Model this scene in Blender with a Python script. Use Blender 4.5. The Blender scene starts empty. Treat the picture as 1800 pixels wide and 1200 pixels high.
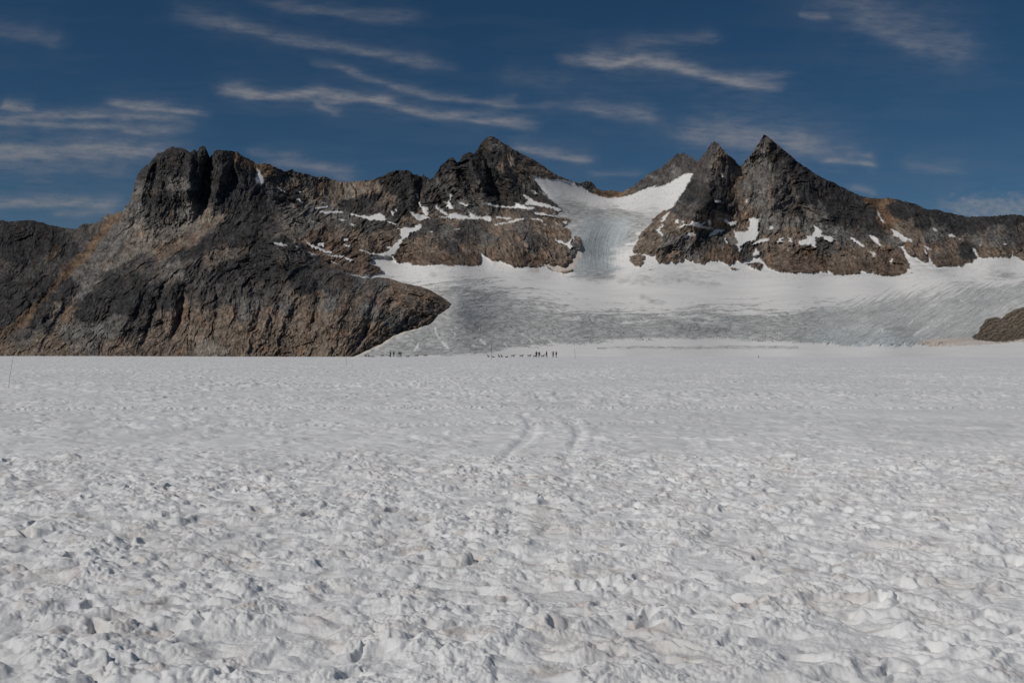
import bpy, math, random
import numpy as np
R = math.radians
F32 = np.float32
scene = bpy.context.scene
COL = scene.collection

# ------------------------------------------------------------------ camera
EYE = 1.90
FOC = 1750.0                     # focal length in photograph pixels (1800 wide)
PITCH = math.atan(16.0 / FOC)    # true horizon sits at row 616
cam_d = bpy.data.cameras.new('camera')
cam_d.sensor_width = 36.0
cam_d.lens = 36.0 * FOC / 1800.0
cam_d.clip_start = 0.1
cam_d.clip_end = 80000.0
cam = bpy.data.objects.new('camera', cam_d)
COL.objects.link(cam)
cam.location = (0, 0, EYE)
cam.rotation_euler = (R(90) + PITCH, 0, 0)
scene.camera = cam

# ------------------------------------------------------------------ light
SUN_EL = 43.0
SUN_AZ = 240.0      # compass bearing of the sun, camera looks to bearing 0 (+Y): behind the left shoulder
world = bpy.data.worlds.new('World')
scene.world = world
world.use_nodes = True
wt = world.node_tree
sky = wt.nodes.new('ShaderNodeTexSky')
sky.sky_type = 'NISHITA'
sky.sun_disc = False
sky.sun_elevation = R(SUN_EL)
sky.sun_rotation = R(SUN_AZ)
sky.altitude = 2200
sky.air_density = 0.95
sky.dust_density = 0.25
sky.ozone_density = 3.2
bg = wt.nodes['Background']
bg.inputs['Strength'].default_value = 0.075
hs = wt.nodes.new('ShaderNodeHueSaturation')
hs.inputs['Saturation'].default_value = 1.22
hs.inputs['Hue'].default_value = 0.495
hs.inputs['Value'].default_value = 0.61
wt.links.new(sky.outputs['Color'], hs.inputs['Color'])
wt.links.new(hs.outputs['Color'], bg.inputs['Color'])
sun_d = bpy.data.lights.new('sun', 'SUN')
sun_d.energy = 3.5
sun_d.angle = R(0.53)
sun_d.color = (1.0, 0.955, 0.885)
sun = bpy.data.objects.new('sun', sun_d)
COL.objects.link(sun)
sun.rotation_euler = (R(90 - SUN_EL), 0, R(180 - SUN_AZ))
scene.view_settings.view_transform = 'Standard'
scene.view_settings.look = 'None'
scene.view_settings.exposure = -0.60
scene.view_settings.gamma = 1.0
scene.cycles.max_bounces = 6
scene.cycles.diffuse_bounces = 3
scene.cycles.transparent_max_bounces = 8

# ------------------------------------------------------------------ noise helpers (numpy)
_G = np.random.RandomState(11)
_PERM = _G.permutation(4096).astype(np.int32)
_PERM = np.concatenate([_PERM, _PERM, _PERM])
_ANG = _G.rand(4096) * 2 * np.pi
_GX = np.cos(_ANG).astype(F32); _GY = np.sin(_ANG).astype(F32)
_RND = _G.rand(4096, 4).astype(F32)

def _h(ix, iy, seed):
    return _PERM[(_PERM[(ix + seed * 131) & 4095] + iy + seed * 57) & 4095]

def perlin(x, y, seed=0):
    xf = np.floor(x); yf = np.floor(y)
    ix = xf.astype(np.int32); iy = yf.astype(np.int32)
    fx = (x - xf).astype(F32); fy = (y - yf).astype(F32)
    u = fx * fx * fx * (fx * (fx * 6 - 15) + 10)
    v = fy * fy * fy * (fy * (fy * 6 - 15) + 10)
    def g(a, b):
        h = _h(ix + a, iy + b, seed)
        return _GX[h] * (fx - a) + _GY[h] * (fy - b)
    a = g(0, 0); b = g(1, 0); c = g(0, 1); d = g(1, 1)
    t = a + u * (b - a); s = c + u * (d - c)
    return (t + v * (s - t)) * 1.5

def fbm(x, y, octv=4, seed=0, gain=0.5, lac=2.03):
    o = 0; a = 1.0
    for k in range(octv):
        o = o + a * perlin(x + 13.7 * k, y - 7.3 * k, seed + k)
        x = x * lac; y = y * lac; a *= gain
    return o

def ridged(x, y, octv=4, seed=0, gain=0.5, lac=2.1):
    o = 0; a = 1.0; w = 1.0
    for k in range(octv):
        n = 1 - np.abs(perlin(x + 5.1 * k, y + 9.7 * k, seed + k)) * 1.7
        n = n * n * np.sign(n)
        o = o + a * n * w
        w = np.clip(n * 1.3, 0.15, 1)
        x = x * lac; y = y * lac; a *= gain
    return o

def billow(x, y, octv=3, seed=0, gain=0.5):
    o = 0; a = 1.0
    for k in range(octv):
        o = o + a * np.abs(perlin(x + 3.3 * k, y + 1.7 * k, seed + k))
        x = x * 2.07; y = y * 2.07; a *= gain
    return o

def worley(x, y, seed=0, jit=0.95):
    """F1, F2 distances and a facet plane value of the nearest cell"""
    ix = np.floor(x).astype(np.int32); iy = np.floor(y).astype(np.int32)
    f1 = np.full(x.shape, 9, F32); f2 = np.full(x.shape, 9, F32); pl = np.zeros(x.shape, F32)
    for a in (-1, 0, 1):
        for b in (-1, 0, 1):
            h = _h(ix + a, iy + b, seed)
            r = _RND[h]
            dx = (x - (ix + a + 0.5 + (r[..., 0] - 0.5) * jit)).astype(F32)
            dy = (y - (iy + b + 0.5 + (r[..., 1] - 0.5) * jit)).astype(F32)
            d = np.sqrt(dx * dx + dy * dy)
            near = d < f1
            f2 = np.where(near, f1, np.minimum(f2, d))
            pl = np.where(near, dx * (r[..., 2] - 0.5) * 2 + dy * (r[..., 3] - 0.5) * 2, pl)
            f1 = np.where(near, d, f1)
    return f1, f2, pl

def sstep(a, b, x):
    t = np.clip((x - a) / (b - a), 0, 1)
    return t * t * (3 - 2 * t)

def P(x, y, D):
    """photograph pixel + forward distance -> world point"""
    u = (x - 900.0) / FOC; v = (600.0 - y) / FOC
    cy = math.cos(PITCH) - v * math.sin(PITCH)
    cz = math.sin(PITCH) + v * math.cos(PITCH)
    s = D / cy
    return u * s, D, EYE + cz * s

def poly_in(x, y, pts):
    inside = np.zeros(x.shape, bool)
    n = len(pts)
    for i in range(n):
        x1, y1 = pts[i]; x2, y2 = pts[(i + 1) % n]
        if y1 == y2: continue
        c = ((y1 > y) != (y2 > y)) & (x < (x2 - x1) * (y - y1) / (y2 - y1) + x1)
        inside ^= c
    return inside

def line_dist(x, y, pts):
    d = np.full(x.shape, 1e9, F32); tt = np.zeros(x.shape, F32)
    n = len(pts) - 1
    for i in range(n):
        x1, y1 = pts[i]; x2, y2 = pts[i + 1]
        dx, dy = x2 - x1, y2 - y1
        t = np.clip(((x - x1) * dx + (y - y1) * dy) / (dx * dx + dy * dy + 1e-9), 0, 1)
        e = np.hypot(x - x1 - t * dx, y - y1 - t * dy)
        m = e < d
        d = np.where(m, e, d); tt = np.where(m, (i + t) / n, tt)
    return d, tt

def rbf(pts, smooth=0.0):
    p = np.array(pts, float); c = p[:, :2] / 100.0; v = p[:, 2:]
    n = len(c)
    A = np.sqrt(((c[:, None] - c[None]) ** 2).sum(-1) + 0.15)
    M = np.zeros((n + 3, n + 3)); M[:n, :n] = A - np.eye(n) * smooth
    M[:n, n] = 1; M[:n, n + 1:] = c; M[n, :n] = 1; M[n + 1:, :n] = c.T
    w = np.linalg.solve(M, np.vstack([v, np.zeros((3, v.shape[1]))]))
    def f(x, y):
        xs = x / 100.0; ys = y / 100.0
        o = w[n, 0] + w[n + 1, 0] * xs + w[n + 2, 0] * ys
        for i in range(n):
            o = o + w[i, 0] * np.sqrt((xs - c[i, 0]) ** 2 + (ys - c[i, 1]) ** 2 + 0.15)
        return o
    return f

def idw(x, y, pts, vals, p=3.5):
    """inverse-distance blend of rows of vals"""
    W = np.zeros(x.shape, F32); O = np.zeros(x.shape + (len(vals[0]),), F32)
    for (px, py), v in zip(pts, vals):
        d = ((x - px) ** 2 + ((y - py) * 1.35) ** 2 + 30.0).astype(F32)
        w = d ** (-p / 2)
        W += w
        O += w[..., None] * np.array(v, F32)
    return O / W[..., None]

# ------------------------------------------------------------------ mesh helpers
def tag(o, label=None, cat=None, group=None, kind=None):
    if label: o['label'] = label
    if cat: o['category'] = cat
    if group: o['group'] = group
    if kind: o['kind'] = kind
    return o

def mesh_from(name, V, Q, mat, col=None, smooth=True):
    me = bpy.data.meshes.new(name)
    V = np.ascontiguousarray(V, dtype=F32); Q = np.ascontiguousarray(Q, dtype=np.int32)
    k = Q.shape[1]
    me.vertices.add(len(V)); me.vertices.foreach_set('co', V.ravel())
    me.loops.add(Q.size); me.loops.foreach_set('vertex_index', Q.ravel())
    me.polygons.add(len(Q))
    me.polygons.foreach_set('loop_start', np.arange(0, Q.size, k, dtype=np.int32))
    me.polygons.foreach_set('loop_total', np.full(len(Q), k, np.int32))
    me.polygons.foreach_set('use_smooth', np.full(len(Q), smooth, bool))
    me.update(calc_edges=True)
    if col is not None:
        at = me.color_attributes.new('albedo', 'FLOAT_COLOR', 'POINT')
        at.data.foreach_set('color', np.ascontiguousarray(col, dtype=F32).ravel())
    me.materials.append(mat)
    o = bpy.data.objects.new(name, me)
    COL.objects.link(o)
    return o

def grid_faces(nr, nc):
    i = np.arange(nr - 1)[:, None] * nc + np.arange(nc - 1)[None]
    return np.stack([i, i + 1, i + nc + 1, i + nc], -1).reshape(-1, 4)

def submesh(V, Q, C, sel):
    q = Q[sel]
    u, inv = np.unique(q, return_inverse=True)
    return V[u], inv.reshape(q.shape), C[u]

# ------------------------------------------------------------------ materials
def mat_base(name):
    m = bpy.data.materials.new(name); m.use_nodes = True
    nt = m.node_tree
    b = nt.nodes['Principled BSDF']
    return m, nt, b

def terrain_material(name, scale, bump, rough=0.9, vary=0.25):
    """albedo comes from the vertex attribute (rock kind, scree, snow, ice); alpha = rockiness"""
    m, nt, b = mat_base(name)
    at = nt.nodes.new('ShaderNodeAttribute'); at.attribute_name = 'albedo'
    tc = nt.nodes.new('ShaderNodeTexCoord')
    n = nt.nodes.new('ShaderNodeTexNoise'); n.inputs['Scale'].default_value = scale
    n.inputs['Detail'].default_value = 6; n.inputs['Roughness'].default_value = 0.65
    nt.links.new(tc.outputs['Object'], n.inputs['Vector'])
    mr = nt.nodes.new('ShaderNodeMapRange')
    mr.inputs['From Min'].default_value = 0.3; mr.inputs['From Max'].default_value = 0.7
    mr.inputs['To Min'].default_value = 1 - vary; mr.inputs['To Max'].default_value = 1 + vary
    nt.links.new(n.outputs['Fac'], mr.inputs['Value'])
    mul = nt.nodes.new('ShaderNodeVectorMath'); mul.operation = 'SCALE'
    nt.links.new(at.outputs['Color'], mul.inputs[0])
    mx = nt.nodes.new('ShaderNodeMix'); mx.data_type = 'FLOAT'
    mx.inputs['A'].default_value = 1.0
    nt.links.new(at.outputs['Alpha'], mx.inputs['Factor'])
    nt.links.new(mr.outputs['Result'], mx.inputs['B'])
    nt.links.new(mx.outputs['Result'], mul.inputs['Scale'])
    nt.links.new(mul.outputs['Vector'], b.inputs['Base Color'])
    b.inputs['Roughness'].default_value = rough
    b.inputs['Specular IOR Level'].default_value = 0.15
    n2 = nt.nodes.new('ShaderNodeTexNoise'); n2.inputs['Scale'].default_value = scale * 1.7
    n2.inputs['Detail'].default_value = 5; n2.inputs['Roughness'].default_value = 0.7
    nt.links.new(tc.outputs['Object'], n2.inputs['Vector'])
    bp = nt.nodes.new('ShaderNodeBump'); bp.inputs['Distance'].default_value = bump
    mb = nt.nodes.new('ShaderNodeMath'); mb.operation = 'MULTIPLY_ADD'
    mb.inputs[1].default_value = 0.8; mb.inputs[2].default_value = 0.1
    nt.links.new(at.outputs['Alpha'], mb.inputs[0])
    nt.links.new(mb.outputs[0], bp.inputs['Strength'])
    nt.links.new(n2.outputs['Fac'], bp.inputs['Height'])
    nt.links.new(bp.outputs['Normal'], b.inputs['Normal'])
    return m
# ------------------------------------------------------------------ shapes read off the photograph
def T(x0, y0, s, pts):
    return [(x0 + a / s, y0 + b / s) for a, b in pts]

SKY_BACK = [(300,300),(440,286),(451,288),(459,288),(467,286),(476,290),(484,293),(499,301),(507,299),(513,298),(514.5,296.5),(516,301),(534,305),(541,306),(555,311),(570,310),(582,314),(593,318),(603,320),(618,320),(643,317),(655,316),(670,310),(681,304),(693,300),(712,299),(719,300),(725,306),(733,306),(739,311),(742,311),(744.5,306),(748,310),(756,316),(762,312),(770,299),(773,293),(782,285),(790,278),(796,277),(800,281),(803,286),(808,283),(813,273),(820,269),(827,267),(832,270),(835,270),(837,265),(843,256),(848,248),(855,242),(861,239),(867,240),(875,245),(885,252),(892,255),(900,261),(913,269),(927,275),(937,280),(950,288),(967,301),(983,309),(998,316),(1012,320),(1020,321),(1025,320),(1032,318),(1038,319),(1045,325),(1048,330),(1057,335),(1070,336),(1075,334),(1081,336),(1096,337),(1105,331),(1117,324),(1133,312),(1138,307),(1158,297),(1168,290),(1175,284),(1183,277),(1188,271),(1192,268),(1195,272),(1202,268),(1206,271),(1212,276),(1217,277),(1225,284.5),(1227,284),(1232,278),(1240,268),(1246,258),(1250,252),(1254,249),(1257,249),(1263,253),(1270,262),(1275,268),(1287,277),(1296,287),(1300,291),(1303,292),(1310,283),(1317,276),(1325,265),(1335,250),(1342,237),(1346,238),(1358,247),(1360,249),(1383,268),(1404,286),(1425,300),(1446,313),(1467,322),(1487,332),(1508,343),(1529,348),(1542,349),(1562,348),(1592,354),(1612,360),(1633,369),(1645,368),(1667,374),(1700,381),(1725,381),(1758,379),(1779,377),(1800,379),(1900,372),(2000,385),(2200,380)]
SKY_LEFT = [(-400,410),(-200,380),(-100,395),(0,388),(4.5,386),(16,390),(36,388),(52,387),(74,391),(94,397),(117,401),(135,403),(138,398),(146,393),(158,394),(171,391),(178,385),(181,380),(191,375),(198,379),(205,372),(212,374),(216,372),(220,362),(227,357),(230,350),(233,338),(237,320),(242,307),(250,296),(262,288),(267,282),(277,269),(287,268),(293,261),(303,258),(310,260),(318,260),(327,263),(335,269),(338,265),(342,263),(347,267),(349,264),(350.5,258),(357,257),(361,259),(363,264),(367,272),(369,276),(373,271),(377,266),(385,263),(395,264),(408,266),(417,267),(427,275),(438,280),(448,285),(452,302),(458,320),(470,340),(488,366),(500,385),(512,402),(535,430),(560,450),(593,474),(612,480),(630,486),(651,489),(662,487),(672,487),(685,489),(708,497),(739,503),(755,509),(778,522),(788,529),(793,533)]
BOT_LEFT = [(-400,660),(600,660),(611,640),(613,627),(627,622),(644,614),(667,605),(684,594),(698,588),(711,582),(724,577),(755,569),(769,562),(780,551),(786,541),(793,534)]

# glacier / snow surface: (x, y, distance)
DEPTH_BACK = [(420,660,700),(613,640,740),(613,627,820),(667,605,910),(711,582,990),(755,569,1050),(782,550,1115),(792,534,1170),
 (850,640,420),(850,622,560),(850,600,850),(1100,640,400),(1100,625,450),(1100,605,760),(1400,640,400),(1400,625,450),(1400,605,700),(1650,640,400),(1650,625,440),(1650,608,560),(1820,625,430),(1820,605,540),(2150,620,430),
 (850,560,1180),(1000,580,1050),(1000,540,1550),(1200,580,1000),(1200,540,1500),(1400,575,1000),(1400,540,1450),
 (900,500,2050),(1100,500,2120),(1300,500,2080),(1450,500,2050),(740,500,1900),(660,480,2250),
 (1550,570,900),(1550,530,1500),(1600,505,1820),(1700,560,800),(1700,520,1150),(1720,498,1650),(1800,540,760),(1800,510,1050),(1820,489,1500),(1750,585,650),(2100,500,1100),(2100,470,2000),
 (1700,480,2100),(1800,470,2160),
 (1080,475,2450),(1070,430,2720),(1080,390,3000),(1050,370,3180),(1100,360,3300),(1170,345,3350),(1000,330,3500),(1050,341,3850),(1090,345,3950),(1150,330,3600),(1200,312,3500),(1192,268,3800),(1120,322,4000),(1030,319,3900),
 (720,465,2420),(850,465,2400),(980,475,2400),(1010,430,2560),(990,400,2780),(900,420,2570),(760,420,2560),(760,400,2720),(900,383,2880),(980,360,3000),(650,380,2750),(560,370,2700),(500,340,2700),(440,300,2700),(460,290,2760),(600,321,3050),(712,301,3050),(745,312,3080),(790,279,3130),(861,240,3280),(850,300,3060),(930,290,3280),(983,310,3500),(945,320,3200),(800,370,2900),(600,430,2480),(560,470,2200),(660,455,2400),(450,420,2300),(700,400,2680),
 (1115,465,2420),(1200,467,2380),(1330,465,2380),(1450,478,2300),(1580,484,2240),(1700,465,2300),(1820,455,2300),(2100,455,2300),
 (1150,425,2560),(1250,415,2590),(1330,410,2620),(1450,420,2580),(1600,420,2520),(1750,420,2540),
 (1232,300,2900),(1254,250,2990),(1205,350,2760),(1170,385,2680),(1300,293,3015),(1290,380,2690),(1275,430,2520),(1270,458,2395),(1342,238,2980),(1340,330,2800),(1440,312,2980),(1400,380,2700),(1540,350,3050),(1540,400,2720),(1620,366,3000),(1720,382,3000),(1820,378,3000),(2100,380,3000)]
DEPTH_LEFT = [(-380,660,800),(0,660,810),(300,660,800),(600,660,760),(613,628,816),(0,626,900),(300,626,890),(520,626,860),
 (667,605,905),(711,582,985),(755,569,1045),(782,550,1110),(792,534,1165),(-350,500,1100),(-350,400,1550),
 (740,560,1040),(680,570,980),(680,530,1060),(740,525,1110),(740,504,1230),(690,491,1300),(650,490,1260),(560,500,1130),(450,500,1120),(350,500,1080),(200,520,1060),(50,520,1080),(600,540,1000),(450,560,960),(250,580,950),(100,590,950),
 (0,450,1300),(0,388,1560),(100,400,1590),(135,403,1600),(160,395,1540),(195,377,1500),(212,374,1500),(230,350,1450),(300,259,1510),(355,258,1540),(400,265,1560),(448,286,1620),(400,350,1440),(300,350,1400),(235,380,1380),(300,400,1340),(350,420,1280),(420,420,1260),(500,430,1250),(488,368,1480),(560,452,1300),(120,480,1230),(450,460,1180),(300,460,1160),(612,481,1250)]

# creases: (points, half width, depth in metres; + gully, - rib)
CREASE_LEFT = [
 ([(369,276),(364,300),(361,330),(357,360),(346,390)], 9, 42),
 ([(337,268),(333,300),(330,340),(338,370)], 8, -26),
 ([(412,268),(410,300),(402,328)], 4, 12), ([(392,266),(388,310),(378,360)], 9, -14),
 ([(300,260),(290,300),(285,345)], 8, 10), ([(262,290),(252,330),(240,370),(215,410)], 7, -14), ([(277,272),(270,320),(262,370)], 6, 12),
 ([(430,280),(440,330),(450,380),(430,420)], 16, -20),
 ([(205,376),(178,415),(150,450),(110,490),(60,545),(5,600),(-60,650)], 10, 8),
 ([(170,392),(150,430),(120,465),(60,520),(20,560)], 9, -8),
 ([(232,360),(200,410),(160,460),(110,520),(40,590)], 9, -12),
 ([(385,385),(340,415),(290,430),(240,460),(180,520)], 12, 12),
 ([(470,395),(400,430),(350,450),(310,490)], 12, -14),
 ([(326,505),(322,530),(314,560),(309,580),(300,600)], 6, 15), ([(300,500),(303,540),(296,570)], 10, -12),
 ([(380,490),(384,540),(372,600)], 6, 12), ([(260,480),(235,540),(200,600)], 8, -14), ([(290,500),(270,550),(250,610)], 5, 12),
 ([(420,480),(440,530),(430,600)], 8, -10), ([(555,490),(560,520),(556,545)], 5, 12), ([(500,490),(490,540),(470,600)], 7, 9),
 ([(620,500),(600,550),(580,610)], 8, -12), ([(680,500),(655,545),(640,590)], 7, 10), ([(730,520),(745,535),(770,545)], 7, 12),
 ([(700,545),(720,560),(735,570)], 6, -10), ([(660,560),(640,590),(615,622)], 5, 8),
 ([(735,512),(752,528),(775,540)], 6, 10), ([(700,498),(690,530),(665,560),(650,590)], 9, 9), ([(640,494),(625,530),(600,580)], 8, 8), ([(580,488),(560,530),(545,590)], 7, 8), ([(660,500),(645,540),(622,590)], 8, -9), ([(602,492),(588,530),(570,600)], 8, -8), ([(450,500),(425,540),(400,600)], 8, 8), ([(520,500),(505,540),(490,590)], 7, -7), ([(475,480),(462,540),(450,590)], 7, 10), ([(150,500),(120,540),(80,590)], 8, 12), ([(215,500),(190,550),(160,590)], 7, 12), ([(40,420),(50,460),(20,510)], 9, 14), ([(90,410),(85,450),(60,490)], 8, -12)]
CREASE_BACK = [
 ([(861,240),(872,270),(892,310),(915,350),(930,372)], 10, -48),
 ([(850,262),(862,310),(880,345),(890,375)], 9, 40),
 ([(884,300),(905,315),(918,345)], 8, 24),
 ([(826,268),(833,300),(850,340),(866,372)], 8, -30), ([(803,287),(818,310),(838,345),(850,375)], 6, 22),
 ([(790,279),(798,310),(815,345),(830,375)], 7, -24), ([(757,316),(770,340),(782,375)], 6, 22), ([(768,305),(780,330),(800,372)], 6, -14),
 ([(742,312),(738,340),(734,360),(745,385)], 6, 24), ([(722,306),(728,340),(720,370)], 6, -18), ([(690,303),(680,330),(665,370)], 10, 14),
 ([(650,318),(640,345),(630,370)], 9, -12), ([(570,312),(580,340),(590,360)], 9, 12), ([(535,308),(545,335),(555,360)], 9, -12),
 ([(885,255),(910,285),(950,320),(975,345)], 6, -14), ([(870,250),(895,290),(925,320)], 5, 10),
 ([(1255,250),(1250,290),(1243,335),(1225,385)], 12, -14), 
 ([(1301,294),(1296,330),(1300,370),(1312,400)], 11, 10), ([(1255,300),(1258,340),(1250,385)], 7, 16),
 ([(1342,238),(1342,290),(1354,340),(1364,390)], 12, -22), ([(1382,300),(1392,340),(1410,370),(1432,403)], 6, 26),
 ([(1360,250),(1400,310),(1440,360),(1470,400)], 14, -14), ([(1440,315),(1480,360),(1510,410),(1530,450)], 9, -12),
 ([(1470,330),(1505,375),(1540,430),(1570,470)], 7, 10), ([(1538,351),(1552,380),(1575,405),(1600,425)], 9, 34),
 ([(1525,350),(1540,385),(1560,420)], 8, -16), ([(1640,372),(1660,400),(1690,430)], 9, -14), ([(1590,420),(1612,450),(1632,475)], 6, 20),
 ([(1565,440),(1563,460),(1568,480)], 4, 18), ([(1450,450),(1455,475)], 4, 14), ([(1180,430),(1172,460)], 5, 18), ([(1380,440),(1378,475)], 5, 14),
 ([(1115,360),(1140,400),(1160,440)], 6, -8),
 ([(925,440),(935,458),(955,470)], 6, 26), ([(900,425),(915,455),(925,470)], 6, -18), ([(805,420),(812,445),(840,468)], 6, 22),
 ([(870,420),(868,450),(865,470)], 6, -14), ([(770,455),(800,466)], 5, 14), ([(660,420),(668,450)], 5, 16), ([(560,425),(575,440)], 7, 18)]

# rock against ice: the two rock masses that stand out of the glacier, then islands
b_ = lambda p: T(640,330,7.06,p)
c_ = lambda p: T(840,300,6,p)
d_ = lambda p: T(1050,350,6,p)
e_ = lambda p: T(1320,320,6,p)
f_ = lambda p: T(1520,340,6.43,p)
g_ = lambda p: T(1500,440,6,p)
k_ = lambda p: T(1050,220,2.4,p)
a_ = lambda p: T(440,280,5.217,p)
ROCK = [
 # central massif, clockwise from its lower left
 [(300,200),(300,700),(600,520)] + a_([(800,1085),(1090,1092),(1160,1045),(1230,1040),(1180,990),(1120,960),(1050,935),(1140,935),(1100,890)]) +
 b_([(205,850),(330,860),(430,940),(540,925),(600,960),(700,970),(860,965),(960,950),(1000,965),(1110,985),(1130,960),(1220,955),(1290,975),(1420,970),(1460,930),(1440,830),(1430,795),(1470,830)]) +
 c_([(20,860),(60,890),(100,910),(140,955),(250,955),(330,995),(430,1022),(500,1010),(620,1025),(700,1010),(690,985),(900,1005),(950,965),(990,950),(1000,910),(1050,840),(1085,860),(1110,790),(1075,700),(1030,690),(1000,740),(980,690),(980,640),(940,610),(900,590),(930,570),(980,535),(970,520),(930,500),(850,490),(780,470),(850,450),(890,420),(840,360),(780,310),(740,290),(700,230),(660,170),(600,100),(578,80),(590,62),(660,75),(760,100),(830,92),(940,105),(1010,125),(1045,150),(1060,190),(1070,140),(1110,185),(1130,195),(1200,235),(1280,270),(1360,290),(1440,290)]) +
 k_([(60,305),(100,305),(150,292),(200,268),(255,252),(240,265),(290,252),(340,222),(370,205),(405,203)]) +
 [(1225,280),(1225,150)],
 # twin peaks and the ridge running off right
 [(1224,150),(1224,284)] + k_([(405,203),(395,225),(370,270),(340,310),(310,355)]) +
 d_([(870,0),(800,70),(770,100),(700,120),(640,160),(580,215),(560,240),(600,235),(540,280),(470,350),(420,400),(430,430),(400,490),(370,520),(370,560),(400,578),(450,570),(520,582),(610,585),(605,640),(650,675),(700,682),(750,680),(760,650),(820,690),(860,660),(895,670),(910,600),(940,640),(1000,650),(1030,680),(1080,680),(1110,690),(1140,695),(1165,655),(1260,658),(1290,640),(1320,670),(1380,685),(1450,680),(1460,630),(1500,660),(1580,655),(1640,610),(1700,600),(1720,630),(1790,710)]) +
 e_([(170,890),(280,940),(370,955),(480,960),(520,950),(640,960),(700,955),(720,935),(800,960),(810,925),(870,975),(960,985),(1060,975),(1160,970),(1150,930),(1240,950),(1290,940),(1290,970),(1400,985),(1560,992),(1640,960),(1650,900),(1690,915),(1670,860),(1620,760),(1590,700),(1540,665)]) +
 f_([(430,580),(490,690),(560,710),(620,750),(700,785),(720,750),(715,700),(740,740),(790,820),(830,838),(900,820),(1000,818),(1110,822),(1130,785),(1210,785),(1240,750),(1275,730),(1225,618),(1285,715),(1340,730),(1420,722),(1540,720),(1640,730),(1670,690),(1720,720),(1800,770)]) +
 [(1900,462),(2300,450),(2300,100)],
 d_([(335,605),(360,600),(430,575),(470,590),(515,600),(500,625),(465,640),(490,660),(450,715),(400,705),(350,670)]),
 d_([(520,752),(560,742),(610,742),(560,752)]), d_([(1380,735),(1420,715),(1500,735),(1450,742)]), d_([(1560,680),(1700,660),(1760,690),(1700,740),(1620,710)]),
 c_([(705,1000),(740,1010),(800,1055),(780,1060),(730,1020)]),
 c_([(860,1075),(920,1055),(1010,1040),(1000,1060),(940,1080),(890,1088)]),
 g_([(600,248),(610,240),(640,246),(620,254)]),
]
OUTCROP = g_([(1900,560),(1800,590),(1750,610),(1690,620),(1640,650),(1600,690),(1560,715),(1500,705),(1460,710),(1400,735),(1350,790),(1310,860),(1250,910),(1270,940),(1400,950),(1500,965),(1620,960),(1720,945),(1800,930),(2400,900),(2400,560)])
DIRTY_SNOW = [g_([(700,990),(780,930),(880,915),(1010,912),(1130,930),(1200,935),(1270,930),(1400,950),(1500,965),(1800,930),(1800,950),(1500,985),(1200,1000),(820,1015)]),
 c_([(700,985),(800,1000),(900,1010),(940,970),(990,960),(1010,910),(1050,850),(1080,870),(1070,920),(1030,990),(1010,1040),(940,1060),(860,1080),(800,1060)]),
 c_([(540,1040),(640,1040),(660,1075),(580,1080)])]
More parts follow.
